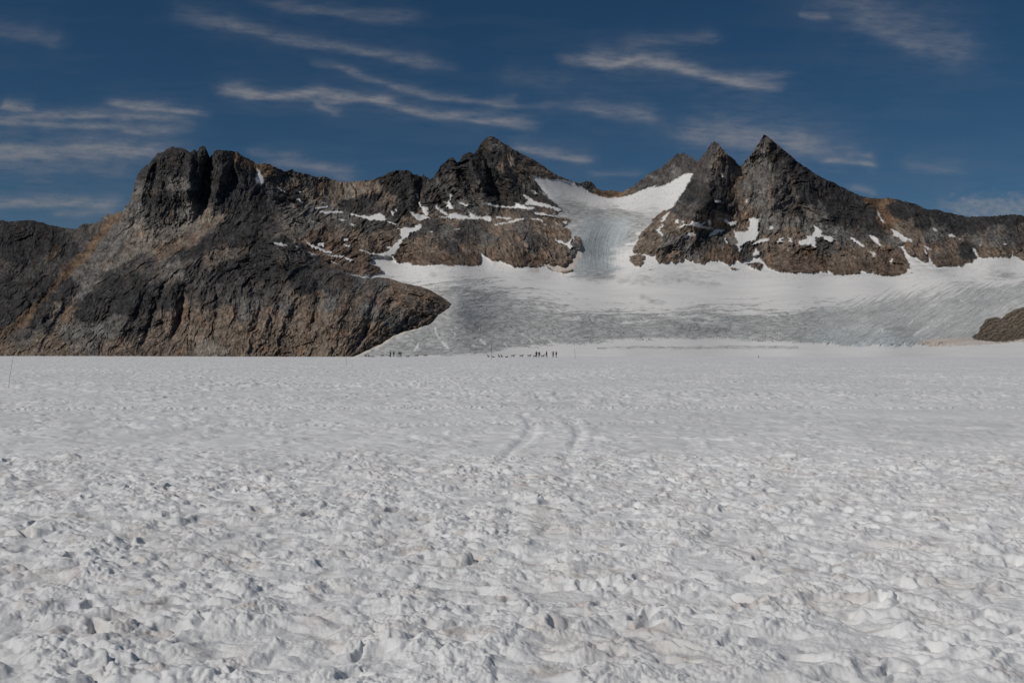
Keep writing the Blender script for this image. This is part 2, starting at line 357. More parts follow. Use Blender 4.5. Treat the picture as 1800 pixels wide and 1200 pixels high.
SNOW = [a_(p) for p in [
 [(60,80),(85,100),(100,140),(125,190),(110,240),(70,215),(45,205),(50,160),(70,130)],
 [(250,250),(300,280),(340,312),(320,310),(270,275)], [(410,350),(450,370),(490,400),(460,390)], [(440,292),(460,295),(472,308),(445,305)], [(478,293),(492,293),(495,304)],
 [(597,440),(660,435),(720,430),(725,440),(660,452),(610,452)], [(645,400),(700,396),(705,402),(660,406)],
 [(630,478),(740,475),(850,478),(860,488),(740,497),(640,492)],
 [(915,495),(1000,510),(1080,525),(1120,510),(1185,492),(1230,520),(1255,560),(1200,568),(1150,552),(1100,566),(1060,540),(1000,528),(930,510)],
 [(1255,570),(1320,580),(1350,602),(1300,598)], [(1285,460),(1310,480),(1330,500),(1310,520),(1290,490)], [(1320,455),(1355,462),(1345,478)],
 [(1465,478),(1510,500),(1565,510),(1565,570),(1520,545),(1480,500)],
 [(1355,630),(1400,635),(1440,620),(1480,640),(1530,600),(1570,600),(1570,640),(1490,665),(1440,710),(1400,730),(1380,770),(1360,830),(1300,880),(1350,940),(1250,905),(1190,890),(1100,865),(1010,835),(1010,828),(1110,858),(1180,872),(1240,850),(1290,830),(1250,800),(1300,810),(1320,780),(1390,720),(1370,690),(1385,660)],
 [(490,735),(560,780),(620,800),(700,840),(760,850),(740,865),(670,845),(600,820),(540,790)], [(610,780),(650,765),(690,775),(670,805),(630,795)],
 [(845,730),(890,720),(905,750),(870,752)], [(840,775),(900,790),(940,803),(890,800)], [(215,758),(280,768),(350,790),(330,800),(240,785)],
 [(510,840),(560,855),(620,885),(570,878)], [(640,865),(740,880),(830,880),(920,915),(960,915),(920,935),(860,900),(760,888)],
 [(725,930),(780,950),(840,965),(780,958)], [(550,565),(590,570),(580,582)], [(612,570),(650,600),(625,590)], [(900,590),(970,600),(930,605)], [(800,548),(880,555),(840,562)],
 [(790,1015),(900,1050),(1030,1085),(1130,1095),(1110,1078),(1030,1075),(880,1045)], [(400,790),(440,795),(430,805)], [(420,845),(460,860),(450,866)]]] + [b_(p) for p in [
 [(640,70),(665,90),(685,125),(670,125),(650,100)],
 [(665,185),(700,180),(730,235),(790,245),(800,270),(785,290),(810,325),(790,350),(755,345),(750,320),(720,280),(700,235)],
 [(565,295),(600,300),(640,340),(740,345),(800,360),(830,385),(760,395),(700,415),(670,390),(620,375),(640,360)],
 [(880,215),(920,240),(1000,300),(1080,350),(1070,360),(1000,330),(900,265)],
 [(910,350),(1000,362),(1070,355),(1060,325),(1110,310),(1180,330),(1240,350),(1330,370),(1290,285),(1340,320),(1400,350),(1440,375),(1440,395),(1300,388),(1100,385),(960,372)],
 [(1075,70),(1100,100),(1080,140),(1060,180),(1090,205),(1100,260),(1060,270),(1025,235),(1040,200),(980,170),(1030,185),(1060,150)],
 [(1170,180),(1230,195),(1290,205),(1295,235),(1240,225),(1190,205)], [(1120,515),(1180,505),(1190,518),(1140,522)], [(810,530),(850,545),(845,560)]]] + [c_(p) for p in [
 [(70,335),(130,345),(200,370),(300,378),(400,380),(390,345),(440,345),(480,370),(560,385),(600,380),(590,400),(540,412),(420,395),(280,388),(190,382),(120,360)],
 [(480,245),(520,270),(580,310),(640,335),(720,350),(800,380),(880,405),(920,435),(840,425),(760,390),(640,375),(560,360),(500,355),(520,310)],
 [(590,440),(680,450),(760,465),(850,455),(900,430),(930,450),(880,480),(940,500),(860,495),(780,480),(680,468),(610,460)],
 [(0,490),(60,485),(140,480),(150,525),(130,540),(60,510),(0,510)], [(160,565),(300,545),(400,515),(480,500),(500,508),(420,528),(330,552),(180,575)],
 [(540,508),(620,505),(680,515),(690,540),(640,520),(560,515)], [(180,495),(230,485),(330,500),(370,510),(280,508)], [(560,205),(600,225),(645,258),(600,240)],
 [(795,708),(860,735),(930,760),(980,735),(990,700),(970,680),(1005,690),(1000,740),(980,780),(1000,800),(990,835),(960,815),(940,785),(860,760)],
 [(880,540),(960,545),(1040,530),(1000,560),(1060,570),(960,590),(900,615),(940,570)], [(810,550),(850,560),(870,580),(840,575)], [(660,215),(700,235),(730,270),(690,240)], [(700,560),(730,575),(710,575)]]] + [d_(p) for p in [
 [(765,130),(740,180),(690,240),(670,240),(690,195),(730,155)], [(665,255),(710,280),(690,300),(660,310),(660,340),(700,380),(690,395),(640,350),(625,325),(650,300),(690,285)],
 [(810,230),(850,205),(850,250),(820,260)], [(840,305),(900,270),(980,265),(990,225),(1040,250),(1100,255),(1150,235),(1140,250),(1080,275),(1120,290),(1200,300),(1220,318),(1120,308),(1040,290),(960,275),(880,295)],
 [(890,235),(930,228),(910,250)], [(1170,225),(1190,225),(1195,270),(1180,275)], [(1335,215),(1370,208),(1380,240),(1470,242),(1475,270),(1410,282),(1360,260)],
 [(1170,400),(1190,365),(1240,325),(1310,318),(1360,330),(1280,350),(1210,385)], [(920,410),(930,380),(980,355),(1040,365),(990,390),(940,400)], [(1340,405),(1355,410),(1378,465),(1360,465)],
 [(1435,320),(1460,350),(1500,340),(1560,345),(1600,330),(1580,300),(1610,285),(1610,205),(1650,195),(1715,220),(1700,290),(1700,380),(1650,440),(1560,455),(1530,490),(1510,500),(1520,570),(1500,540),(1480,490),(1440,480),(1490,470),(1475,430),(1450,380)],
 [(1650,470),(1700,430),(1800,415),(1800,440),(1700,460),(1680,480)], [(1635,590),(1680,520),(1720,580),(1700,605)], [(1565,0),(1590,20),(1580,40),(1570,30)], [(1240,18),(1300,12),(1300,30),(1250,35)], [(1100,620),(1115,618),(1110,630)]]] + [e_(p) for p in [
 [(0,660),(100,610),(160,590),(210,600),(160,620),(90,640),(50,660)], [(190,510),(200,470),(240,463),(230,490)], [(270,650),(310,590),(350,580),(330,620),(350,630)],
 [(380,580),(430,590),(440,640),(390,625),(420,605)], [(505,655),(510,620),(590,600),(600,570),(640,570),(660,530),(680,510),(660,450),(710,480),(750,520),(750,560),(830,570),(900,610),(850,635),(780,610),(770,580),(730,585),(700,570),(680,600),(680,680),(665,690),(630,655),(560,660),(520,670)],
 [(1035,575),(1100,600),(1160,640),(1205,688),(1150,668),(1085,625)], [(1240,562),(1275,558),(1340,600),(1350,640),(1405,692),(1335,655),(1275,602)], [(1255,733),(1290,738),(1315,768),(1305,792)],
 [(1470,490),(1520,510),(1570,530),(1600,570),(1640,590),(1700,605),(1690,640),(1640,600),(1655,637),(1590,622),(1550,578),(1510,568),(1500,525)],
 [(1328,288),(1355,340),(1415,432),(1395,432),(1340,345)], [(1470,830),(1490,800),(1490,840),(1470,870)], [(165,400),(195,400),(185,412)], [(380,715),(400,718),(388,730)]]] + [f_(p) for p in [
 [(665,588),(710,600),(757,647),(705,627)], [(665,612),(692,640),(712,688),(688,682)], [(950,465),(1000,458),(1025,490),(960,490)], [(1060,510),(1102,518),(1080,528)], [(1560,573),(1622,573),(1600,590)],
 [(1220,615),(1247,628),(1288,716),(1262,712)], [(752,368),(822,422),(808,427)], [(1300,580),(1325,585),(1310,592)]]] + [
 T(1150,230,6,[(710,450),(725,455),(738,490),(728,490)])]

# rock kinds at places: K dark, G grey, B brown, T talus, O orange scree, R reddish base
KIND = {'K': (0.046,0.044,0.044), 'G': (0.150,0.140,0.130), 'B': (0.182,0.143,0.113), 'T': (0.215,0.187,0.158), 'O': (0.165,0.110,0.070), 'R': (0.142,0.104,0.080), 'D': (0.090,0.082,0.077)}
TINT = [ # left mountain
 (0,400,'K'),(60,410,'K'),(40,450,'K'),(110,430,'K'),(30,500,'K'),(90,470,'D'),(0,540,'K'),(20,480,'D'),(-100,450,'K'),(-200,500,'K'),(-200,600,'G'),
 (135,420,'D'),(160,410,'D'),(90,520,'K'),(110,500,'K'),(70,560,'K'),(40,590,'D'),
 (250,300,'K'),(280,290,'K'),(310,280,'K'),(240,340,'G'),(225,370,'G'),(205,420,'G'),(270,350,'K'),(320,330,'G'),(325,370,'G'),(290,380,'D'),(300,350,'K'),(345,340,'K'),(350,300,'K'),(380,300,'K'),(430,310,'K'),(390,350,'K'),(420,350,'K'),(450,360,'K'),(480,400,'D'),(440,400,'K'),
 (400,400,'K'),(250,420,'T'),(290,410,'T'),(340,400,'T'),(370,380,'T'),(220,450,'D'),(180,460,'G'),(150,500,'G'),(110,550,'B'),(60,600,'B'),(20,620,'B'),
 (300,430,'B'),(330,420,'B'),(330,450,'K'),(350,440,'K'),(370,425,'K'),(310,470,'G'),(270,480,'D'),(340,470,'D'),(380,450,'B'),(400,470,'K'),(420,420,'K'),(440,370,'K'),(500,430,'K'),(540,460,'D'),(250,500,'K'),(200,500,'K'),(180,530,'K'),(160,550,'K'),(220,540,'K'),(280,530,'K'),(300,520,'K'),(240,570,'D'),
 (190,580,'G'),(140,590,'G'),(200,610,'B'),(100,615,'B'),(280,600,'B'),(320,600,'B'),(260,610,'B'),(350,560,'B'),(400,600,'B'),(370,520,'D'),(420,505,'D'),(470,470,'K'),(520,470,'K'),(400,560,'B'),(430,580,'B'),(490,560,'B'),(480,520,'D'),(520,570,'B'),(580,580,'B'),(580,530,'G'),(620,530,'B'),(670,530,'B'),(690,530,'B'),(630,570,'B'),(530,530,'B'),(340,590,'B'),(370,610,'T'),(310,560,'B'),(150,610,'G'),(60,615,'B'),(450,440,'K'),(500,440,'D'),(560,480,'D'),
 (430,550,'G'),(460,560,'B'),(450,610,'B'),(500,600,'B'),(500,540,'G'),(550,560,'B'),(560,610,'B'),(540,500,'K'),(600,500,'D'),(600,560,'B'),(610,600,'B'),(650,580,'B'),(650,540,'G'),(650,500,'G'),(700,510,'B'),(720,540,'B'),(700,560,'G'),(745,525,'B'),(765,540,'D'),(780,535,'B'),(740,555,'B'),(600,485,'D'),(640,494,'G'),
 # central
 (460,300,'O'),(475,320,'D'),(480,350,'D'),(500,310,'D'),(520,320,'B'),(540,320,'D'),(560,330,'B'),(600,335,'B'),(620,340,'T'),(650,330,'B'),(510,350,'K'),(520,370,'G'),(530,400,'G'),(550,385,'G'),(570,365,'T'),(620,355,'K'),(650,350,'K'),(690,320,'K'),(710,340,'K'),(660,375,'D'),(680,360,'B'),(700,370,'K'),(730,330,'K'),(740,340,'D'),(760,360,'D'),(755,380,'B'),(780,350,'K'),(800,300,'K'),(790,330,'D'),(820,300,'K'),(830,330,'D'),(845,290,'K'),(860,270,'K'),(870,310,'K'),(880,340,'K'),(900,350,'K'),(880,260,'D'),(890,285,'B'),(900,275,'D'),(915,300,'B'),(930,295,'B'),(950,310,'B'),(970,310,'B'),(1000,320,'B'),(920,320,'D'),(935,340,'K'),(940,355,'D'),
 (830,370,'G'),(845,380,'D'),(790,385,'B'),(720,390,'B'),(640,390,'D'),(870,395,'B'),(900,390,'B'),(950,385,'B'),(940,380,'D'),(600,395,'G'),(590,410,'B'),(620,410,'B'),(650,430,'B'),(670,440,'R'),(640,440,'R'),(560,410,'R'),(530,420,'B'),(550,430,'R'),(600,430,'R'),(590,450,'R'),(620,460,'R'),(640,475,'R'),(660,465,'R'),(500,400,'T'),(520,440,'D'),
 (730,405,'D'),(740,425,'B'),(760,400,'D'),(780,410,'G'),(820,400,'D'),(840,410,'D'),(800,430,'D'),(760,440,'B'),(740,455,'R'),(780,458,'R'),(820,440,'B'),(830,460,'R'),(860,420,'G'),(860,440,'B'),(880,460,'R'),(900,430,'B'),(920,400,'G'),(940,430,'D'),(960,400,'B'),(960,440,'B'),(920,460,'R'),(980,450,'B'),(985,410,'B'),(1020,420,'B'),(1015,440,'G'),
 (1035,325,'G'),(1060,338,'O'),(1085,340,'O'),(1110,335,'B'),(1130,325,'D'),(1150,310,'G'),(1170,305,'D'),(1190,290,'D'),(1185,305,'G'),(1210,290,'D'),(1160,300,'D'),(1120,330,'D'),
 # twin peaks
 (1250,255,'D'),(1240,275,'D'),(1260,285,'B'),(1280,290,'D'),(1230,310,'D'),(1250,320,'D'),(1220,340,'K'),(1250,350,'K'),(1270,330,'K'),(1280,370,'K'),(1200,370,'D'),(1180,385,'B'),(1150,400,'B'),(1140,430,'B'),(1125,445,'B'),(1230,370,'D'),(1210,400,'B'),(1260,385,'B'),(1295,310,'B'),(1298,330,'O'),(1300,350,'B'),(1303,380,'B'),(1290,400,'B'),
 (1340,250,'D'),(1325,285,'G'),(1335,310,'G'),(1320,350,'G'),(1335,335,'G'),(1312,320,'G'),(1345,370,'G'),(1360,320,'G'),(1300,420,'G'),(1420,400,'G'),(1450,400,'G'),(1220,440,'G'),(1330,370,'B'),(1350,350,'G'),(1355,390,'G'),(1370,280,'K'),(1380,310,'D'),(1375,350,'D'),(1400,300,'K'),(1440,325,'K'),(1420,340,'K'),(1470,350,'K'),(1400,370,'D'),(1390,390,'G'),(1430,380,'G'),(1460,390,'K'),(1500,360,'K'),(1500,385,'K'),(1530,370,'K'),(1540,400,'K'),(1510,410,'D'),
 (1180,430,'G'),(1200,430,'G'),(1230,430,'D'),(1260,430,'D'),(1200,455,'B'),(1250,455,'R'),(1280,445,'R'),(1160,455,'B'),(1310,440,'D'),(1350,420,'B'),(1400,410,'B'),(1390,430,'B'),(1360,450,'B'),(1400,450,'R'),(1440,460,'R'),(1450,430,'D'),(1480,420,'G'),(1480,450,'B'),(1500,470,'R'),(1540,440,'B'),(1560,460,'R'),(1580,470,'R'),(1570,430,'G'),(1590,450,'R'),(1350,470,'R'),
 (1545,358,'O'),(1550,375,'O'),(1565,390,'O'),(1580,400,'B'),(1575,365,'K'),(1600,370,'K'),(1620,385,'K'),(1650,385,'K'),(1690,395,'K'),(1610,410,'B'),(1600,440,'B'),(1640,410,'G'),(1640,450,'B'),(1660,460,'R'),(1680,430,'B'),(1700,440,'K'),(1690,460,'R'),(1720,400,'K'),(1740,390,'K'),(1780,390,'K'),(1730,420,'G'),(1760,420,'G'),(1790,410,'D'),(1740,440,'B'),(1770,445,'B'),(1790,450,'B'),(1900,400,'K'),(1900,440,'B')]
CHUTES = [ # scree-filled gullies: points, half width, kind, strength
 ([(205,376),(178,412),(168,425),(150,448),(118,478)], 8, 'O', .95), ([(118,478),(80,520),(40,560),(0,592)], 7, 'O', .7), ([(150,440),(125,458),(100,500)], 4, 'O', .7),
 ([(100,435),(85,455)], 6, 'O', .6), ([(60,545),(42,575)], 5, 'O', .8), ([(412,268),(410,300),(402,328)], 2.5, 'O', .8), ([(367,290),(364,330),(358,355)], 2, 'O', .6),
 ([(372,390),(330,402),(290,415),(250,435),(210,458)], 9, 'T', .8), ([(385,384),(350,410),(320,430),(290,455)], 6, 'B', .9), ([(340,460),(300,470),(265,492)], 6, 'T', .45),
 ([(325,520),(310,580),(290,615)], 8, 'B', .6), ([(200,430),(150,490),(100,555),(40,605)], 8, 'G', .5), ([(430,440),(400,450),(360,470)], 6, 'T', .5),
 ([(453,290),(462,300)], 4, 'O', .7), ([(866,250),(880,265),(896,290),(905,305)], 3.5, 'T', .4), ([(872,250),(905,285),(935,305)], 3, 'T', .35),
 ([(1299,296),(1296,340),(1305,385)], 7, 'B', .8), ([(1543,356),(1556,380),(1570,395)], 8, 'O', .9), ([(1575,395),(1590,410),(1600,425)], 4, 'T', .6), ([(1637,385),(1645,405)], 2, 'T', .6),
 ([(765,312),(790,340),(810,375)], 3, 'G', .6), ([(820,330),(845,360),(860,385)], 3, 'G', .6), ([(1345,255),(1350,300),(1340,350)], 6, 'G', .5), ([(1335,360),(1350,400)], 10, 'G', .5)]
ICE = [(1060,400,1),(1100,420,1),(1122,388,.75),(1050,450,1),(1060,480,1),(1015,470,.9),(1040,380,.9),(1090,375,.8),(1000,365,.7),(990,350,.45),(1150,375,.45),(980,335,.1),
 (860,500,.4),(760,500,.55),(720,480,.1),(900,525,.75),(1000,500,.35),(950,497,.3),(830,560,.8),(1000,590,.95),(800,600,.85),(1100,575,.95),(1250,580,1),(1400,570,1),(1500,560,1),(1600,540,1),(1700,520,1),(1790,503,.95),(1650,585,1),(1560,590,1),(1480,590,.95),(1130,493,.75),(1180,500,.45),(1150,528,.6),(1100,490,.1),(1240,505,.3),(1080,520,.1),
 (1000,340,0),(1050,352,0),(1100,352,0),(1180,330,.05),(1200,315,0),(1130,360,.1),(1185,365,0),(1130,430,0),(1100,455,.1),(1110,470,0),(1150,478,0),(900,480,0),(850,475,0),(980,488,.05),(790,474,.15),(700,470,.0),(1300,490,0),(1300,515,.2),(1400,500,0),(1550,490,0),(1500,515,.15),(1450,530,.55),(1700,475,0),(1650,500,.1),(1800,470,0),(1580,512,.3),(1660,502,.7),
 (1200,538,.15),(1280,540,.25),(1350,540,.5),(1200,555,.75),(1280,553,.8),(1350,553,.9),(1420,545,.8),(1080,540,.2),(1020,545,.5),(900,550,.75),(950,562,.85),(1150,560,.85),(1050,560,.8),(1200,590,1),(1320,590,1),(1420,590,1),(1080,592,.9),(950,590,.95),(860,590,.9),(850,570,.8),(800,560,.6),(1300,570,1),(1700,560,1),(1720,590,.9),
 (700,605,.85),(660,620,.85),(740,580,.7),(780,545,.3),(820,530,.6),(850,620,.85),(900,613,.8),(920,622,.1),(980,612,.3),(1000,620,0),(1100,606,.3),(1060,612,0),(1200,612,0),(1200,600,.75),(1320,601,.55),(1300,611,.55),(1370,610,.5),(1400,602,.5),(1500,603,.95),(1500,611,.1),(1600,604,.8),(1600,612,.3),(1400,618,0),(1250,620,0),(1700,612,0),(1800,612,0),(1600,620,0),(1500,625,0),(1000,640,0),(800,640,.1),(800,628,.3),(1400,640,0),(1800,640,0)]
# ------------------------------------------------------------------ rock and ice relief
def rock_relief(x, y, ang):
    """how far the rock stands out (in pixels of the photograph) at each place; strata and gullies run along ang (degrees, 0 = right, 90 = up)"""
    wx = x + 9 * fbm(x / 55, y / 55, 3, 71); wy = y + 9 * fbm(x / 55, y / 55, 3, 83)
    out = np.zeros(x.shape, F32); W = np.zeros(x.shape, F32)
    for a in (-60, -20, 40, 70, 95):
        w = np.exp(-((ang - a) / 22.0) ** 2).astype(F32) + 1e-4
        c, s = math.cos(R(a)), math.sin(R(a))
        al = wx * c - wy * s; ac = wx * s + wy * c
        n = 9.0 * ridged(al / 100, ac / 38, 3, 100 + a, 0.52) + 2.4 * ridged(al / 24, ac / 10, 3, 200 + a, 0.6) + 0.8 * ridged(al / 8, ac / 3.4, 2, 300 + a, 0.6)
        out += w * n; W += w
    out /= W
    # jointed slabs: flat facets lying along the strata
    qa = np.round((ang + 6 * perlin(x / 60, y / 60, 303)) / 24.0) * 24.0
    c = np.cos(np.radians(qa)).astype(F32); s = np.sin(np.radians(qa)).astype(F32)
    al = wx * c - wy * s; ac = wx * s + wy * c
    f1, f2, pl = worley(al / 40 + qa, ac / 15, 305); out += 6.5 * pl
    f1, f2, pl = worley(al / 15 + qa, ac / 5.5, 306); out += 3.2 * pl
    f1, f2, pl = worley(al / 6.5 + qa, ac / 2.6, 307); out += 1.5 * pl
    f1, f2, pl = worley(wx / 26, wy / 22, 5)
    out += 3.5 * pl
    f1, f2, pl = worley(wx / 9, wy / 8, 6)
    out += 2.2 * pl - 0.5 * np.exp(-((f2 - f1) / 0.12) ** 2)
    f1, f2, pl = worley(x / 3.6, y / 3.6, 7)
    out += 1.7 * pl
    out += 0.7 * perlin(x / 2.1, y / 2.1, 9)
    return out

rock_mat = terrain_material('rock', 0.05, 3.0, 0.92, 0.28)
ice_mat = terrain_material('glacier_ice', 0.06, 1.2, 0.75, 0.10)

def tint_field(x, y, ang):
    wx = x + 10 * fbm(x / 30, y / 30, 3, 31) + 6 * perlin(x / 7, y / 7, 35)
    wy = y + 10 * fbm(x / 30, y / 30, 3, 37) + 5 * perlin(x / 7, y / 7, 39)
    col = idw(wx, wy, [(a, b) for a, b, k in TINT], [KIND[k] for a, b, k in TINT], 8.0)
    wx = x + 5 * fbm(x / 14, y / 14, 2, 41); wy = y + 4 * fbm(x / 14, y / 14, 2, 43)
    scree = np.zeros(x.shape, F32)
    for pts, w, k, st in CHUTES:
        xs = [p[0] for p in pts]; ys = [p[1] for p in pts]
        m = (x > min(xs) - 3 * w - 9) & (x < max(xs) + 3 * w + 9) & (y > min(ys) - 3 * w - 9) & (y < max(ys) + 3 * w + 9)
        if not m.any(): continue
        d, _ = line_dist(wx[m], wy[m], pts)
        a = (st * sstep(w * 1.3, w * 0.5, d))[:, None]
        c = col[m]; col[m] = c * (1 - a) + np.array(KIND[k], F32) * a
        scree[m] = np.maximum(scree[m], a[:, 0])
    qa = np.round((ang + 8 * perlin(x / 50, y / 50, 313)) / 16.0) * 16.0
    c = np.cos(np.radians(qa)).astype(F32); s = np.sin(np.radians(qa)).astype(F32)
    xx = x + 3 * perlin(x / 16, y / 16, 314); yy = y + 3 * perlin(x / 16, y / 16, 315)
    al = xx * c - yy * s; ac = xx * s + yy * c
    bed = perlin(al / 16 + qa, ac / 2.6, 316) + 0.7 * perlin(al / 9 + qa, ac / 1.5, 317)
    col *= (1 + 0.42 * bed * (1 - 0.7 * scree))[..., None]
    # lichen, rust and pale joints: patches with shapes of their own
    n = fbm(x / 18, y / 14, 4, 51)
    n2 = fbm(x / 6, y / 5, 3, 55)
    n3 = perlin(x / 2.6, y / 2.2, 57) + 0.7 * perlin(x / 1.4, y / 1.4, 58)
    col *= (1 + 0.40 * n + 0.42 * n2 + 0.34 * n3)[..., None].clip(0.25, 2.4)
    rust = sstep(0.25, 0.6, fbm(x / 22, y / 30, 3, 61))[..., None] * 0.35
    col = col * (1 - rust) + col * np.array((1.35, 0.98, 0.72), F32) * rust
    return col, scree

def build_sheet(x0, x1, step, rows, sky, bot, depth_pts, creases, back):
    xs = np.arange(x0, x1 + step, step)
    sx = [p[0] for p in sky]; sy = [p[1] for p in sky]
    ys = np.interp(xs, sx, sy)
    if back:
        yb = np.full(xs.shape, 652.0)
        rocky = ~((xs > 1012) & (xs < 1024))
    else:
        yb = np.interp(xs, [p[0] for p in bot], [p[1] for p in bot]); rocky = np.ones(xs.shape, bool)
        yb = yb + (2.2 * fbm(xs / 9, xs * 0, 3, 411) + 1.5 * np.abs(perlin(xs / 4, xs * 0, 413))) * (xs > 625) * (xs < 785)
    taper = np.clip((yb - ys) / 40, 0, 1)
    z = np.zeros_like(xs)
    jag = 2.0 * ridged(xs / 19, z, 2, 401) * 0.5 + 1.1 * perlin(xs / 5.3, z, 403) + 0.8 * perlin(xs / 2.3, z, 405)
    ys = ys - jag * rocky * taper * np.where((not back) & (xs > 520), 0.45, 1.0) + 0.6
    t = np.linspace(0, 1, rows)[:, None]
    Y = (yb[None] * (1 - t) + ys[None] * t).astype(F32)
    X = np.broadcast_to(xs[None], Y.shape).astype(F32)
    D = rbf(depth_pts, 0.02)(X, Y).astype(F32)
    for pts, w, dep in creases:
        px = [p[0] for p in pts]; py = [p[1] for p in pts]
        m = (X > min(px) - 3 * w - 8) & (X < max(px) + 3 * w + 8) & (Y > min(py) - 3 * w - 8) & (Y < max(py) + 3 * w + 8)
        if not m.any(): continue
        xm = X[m] + 3 * perlin(X[m] / 12, Y[m] / 12, 17); ym = Y[m]
        d, tt = line_dist(xm, ym, pts)
        g = np.exp(-(d / w) ** 2) * np.sin(np.clip(tt * 0.9 + 0.08, 0, 1) * np.pi) ** 0.6
        D[m] += dep * g
    return xs, X, Y, D

def ang_field(x, y, pts):
    return idw(x, y, [(a, b) for a, b, c in pts], [(c,) for a, b, c in pts], 2.5)[..., 0]

def finish(X, Y, D, zadd=None):
    x, y, z = P(X, Y, D)
    if zadd is not None: z = z + zadd
    # the far side of the crest, out of sight, so the ridge has thickness
    nb = 7
    k = np.arange(1, nb + 1)[:, None]
    top_x, top_y, top_z = x[-1][None], y[-1][None], z[-1][None]
    run = 28.0 * k ** 1.5
    bx = np.broadcast_to(top_x, (nb, top_x.shape[1])) * (1 + run / top_y); by = top_y + run
    wob = 8 * perlin(top_x / 40 + k, k * 1.3 + 0 * top_x, 77)
    bz = top_z - run * 0.9 + wob * np.minimum(1, k / 3)
    return np.concatenate([x, bx]), np.concatenate([y, by]), np.concatenate([z, bz])

def pad(a, nb=7):
    return np.concatenate([a, np.repeat(a[-1:], nb, 0)])

# ---- the far sheet: glacier, central massif, twin peaks, small outcrop
xs, X, Y, D = build_sheet(425, 2140, 0.85, 500, SKY_BACK, None, DEPTH_BACK, CREASE_BACK, True)
wx = X + 1.6 * perlin(X / 7, Y / 7, 21) + 1.4 * perlin(X / 2.8, Y / 2.8, 22)
wy = Y + 1.2 * perlin(X / 7, Y / 7, 23) + 1.0 * perlin(X / 2.8, Y / 2.8, 24)
rock = np.zeros(X.shape, bool)
for p in ROCK:
    rock |= poly_in(wx, wy, p)
m = (wx > 1100) & (wy < 481)
crop = poly_in(X + 2 * perlin(X / 9, Y / 9, 25), Y + 1.0 * perlin(X / 9, Y / 9, 26), OUTCROP)
dirty = np.zeros(X.shape, F32)
for p in DIRTY_SNOW:
    dirty[poly_in(wx, wy, p)] = 1.0
sx_ = X + 2.2 * perlin(X / 6, Y / 4, 27) + 1.1 * perlin(X / 2.3, Y / 2.3, 29)
sy_ = Y + 1.6 * perlin(X / 6, Y / 4, 28) + 0.8 * perlin(X / 2.3, Y / 2.3, 30)
def snow_mask(sx, sy):
    s = np.zeros(sx.shape, bool)
    for p in SNOW:
        px = [q[0] for q in p]; py = [q[1] for q in p]
        m = (sx > min(px)) & (sx < max(px)) & (sy > min(py)) & (sy < max(py))
        if m.any():
            idx = np.nonzero(m)
            s[idx] |= poly_in(sx[idx], sy[idx], p)
    return s
snow = snow_mask(sx_, sy_) & (rock | crop)
rocky = (rock | crop)
def blur(a, n=1):
    a = a.astype(F32)
    for _ in range(n):
        a[1:-1] = (a[:-2] + 2 * a[1:-1] + a[2:]) / 4
        a[:, 1:-1] = (a[:, :-2] + 2 * a[:, 1:-1] + a[:, 2:]) / 4
    return a
rk = blur(rocky, 2); sn = blur(snow, 1); cr = blur(crop, 2)
ang = ang_field(X, Y, [(460,330,-40),(600,340,95),(620,440,40),(760,320,70),(860,300,-60),(900,370,-60),(950,300,-40),(800,430,-60),(900,440,-70),(980,440,-60),(1180,290,80),(1250,300,95),(1250,440,95),(1150,430,40),(1340,320,95),(1400,400,95),(1440,340,-60),(1500,400,-55),(1480,460,-70),(1600,380,-50),(1600,450,-60),(1760,400,-50),(1780,450,-55)])
rel = rock_relief(X, Y, ang)
mpp = D / FOC
low = sstep(395, 440, Y) * (X > 1000) + sstep(400, 440, Y) * (X <= 1000)
amp = (1.05 + 0.5 * low) * mpp
colr, scree = tint_field(X, Y, ang)
rel = rel * (1 - 0.9 * sn) + 0.9 * sn * (float(rel[rock].mean()) + 4.0)
rel = rel * (1 - 0.7 * blur(scree, 1)) + 0.7 * blur(scree, 1) * float(rel[rock].mean())
bulge = rk * (1 - sn)
# rock stands a little proud of the ice around it
edge = blur(rocky, 8)
D2 = D - rel * amp * np.clip(rk, 0, 1) * (1 - 0.6 * cr) - rk * np.clip(edge - 0.5, 0, 0.5) * 16 * mpp * low
# the striped outcrop by the ice edge: folded bands
st = np.sin((X * 0.55 + Y * 1.15 + 5 * fbm(X / 14, Y / 12, 3, 90)) * 0.75 * (1 + 0 * X)) * (0.6 + 0.5 * perlin(X / 8, Y / 6, 94))
D2 -= cr * (st * 1.6 + 1.3 * fbm(X / 5, Y / 4, 3, 92)) * mpp * 2.2
# glacier: real undulations, crevasse bands and runnels in world metres
wX, wY, _ = P(X, Y, D)
ice = idw(X + 14 * fbm(X / 40, Y / 9, 3, 120), Y + 5 * fbm(X / 60, Y / 10, 3, 121), [(a, b) for a, b, c in ICE], [(c,) for a, b, c in ICE], 3.2)[..., 0]
# image-space streak directions follow the flow: level in the basin, slanting on the right lobe, arcs on the icefall
flowlobe = sstep(1380, 1560, X + 0.6 * (Y - 540)) * sstep(478, 520, Y)
fall = sstep(60, 20, np.abs(X - 1060 + (Y - 420) * 0.1)) * sstep(372, 395, Y) * sstep(490, 468, Y)
bxw = X + 10 * fbm(X / 80, Y / 22, 3, 134); byw = Y + 4.5 * fbm(X / 150, Y / 40, 2, 136) + 1.5 * perlin(X / 14, Y / 6, 137) + 9 * np.exp(-((X - 900) / 160) ** 2) * np.cos((X - 900) / 80)
basin = 0.75 * fbm(bxw / 75, byw / 3.0, 4, 130, 0.72) + 0.35 * fbm(bxw / 220, byw / 9, 2, 139)
c, s = math.cos(R(26)), math.sin(R(26))
al = X * c - Y * s; ac = X * s + Y * c
ac = ac + 5 * fbm(X / 90, Y / 70, 2, 138)
lobe = fbm(al / 75, ac / 3.4, 4, 131, 0.72)
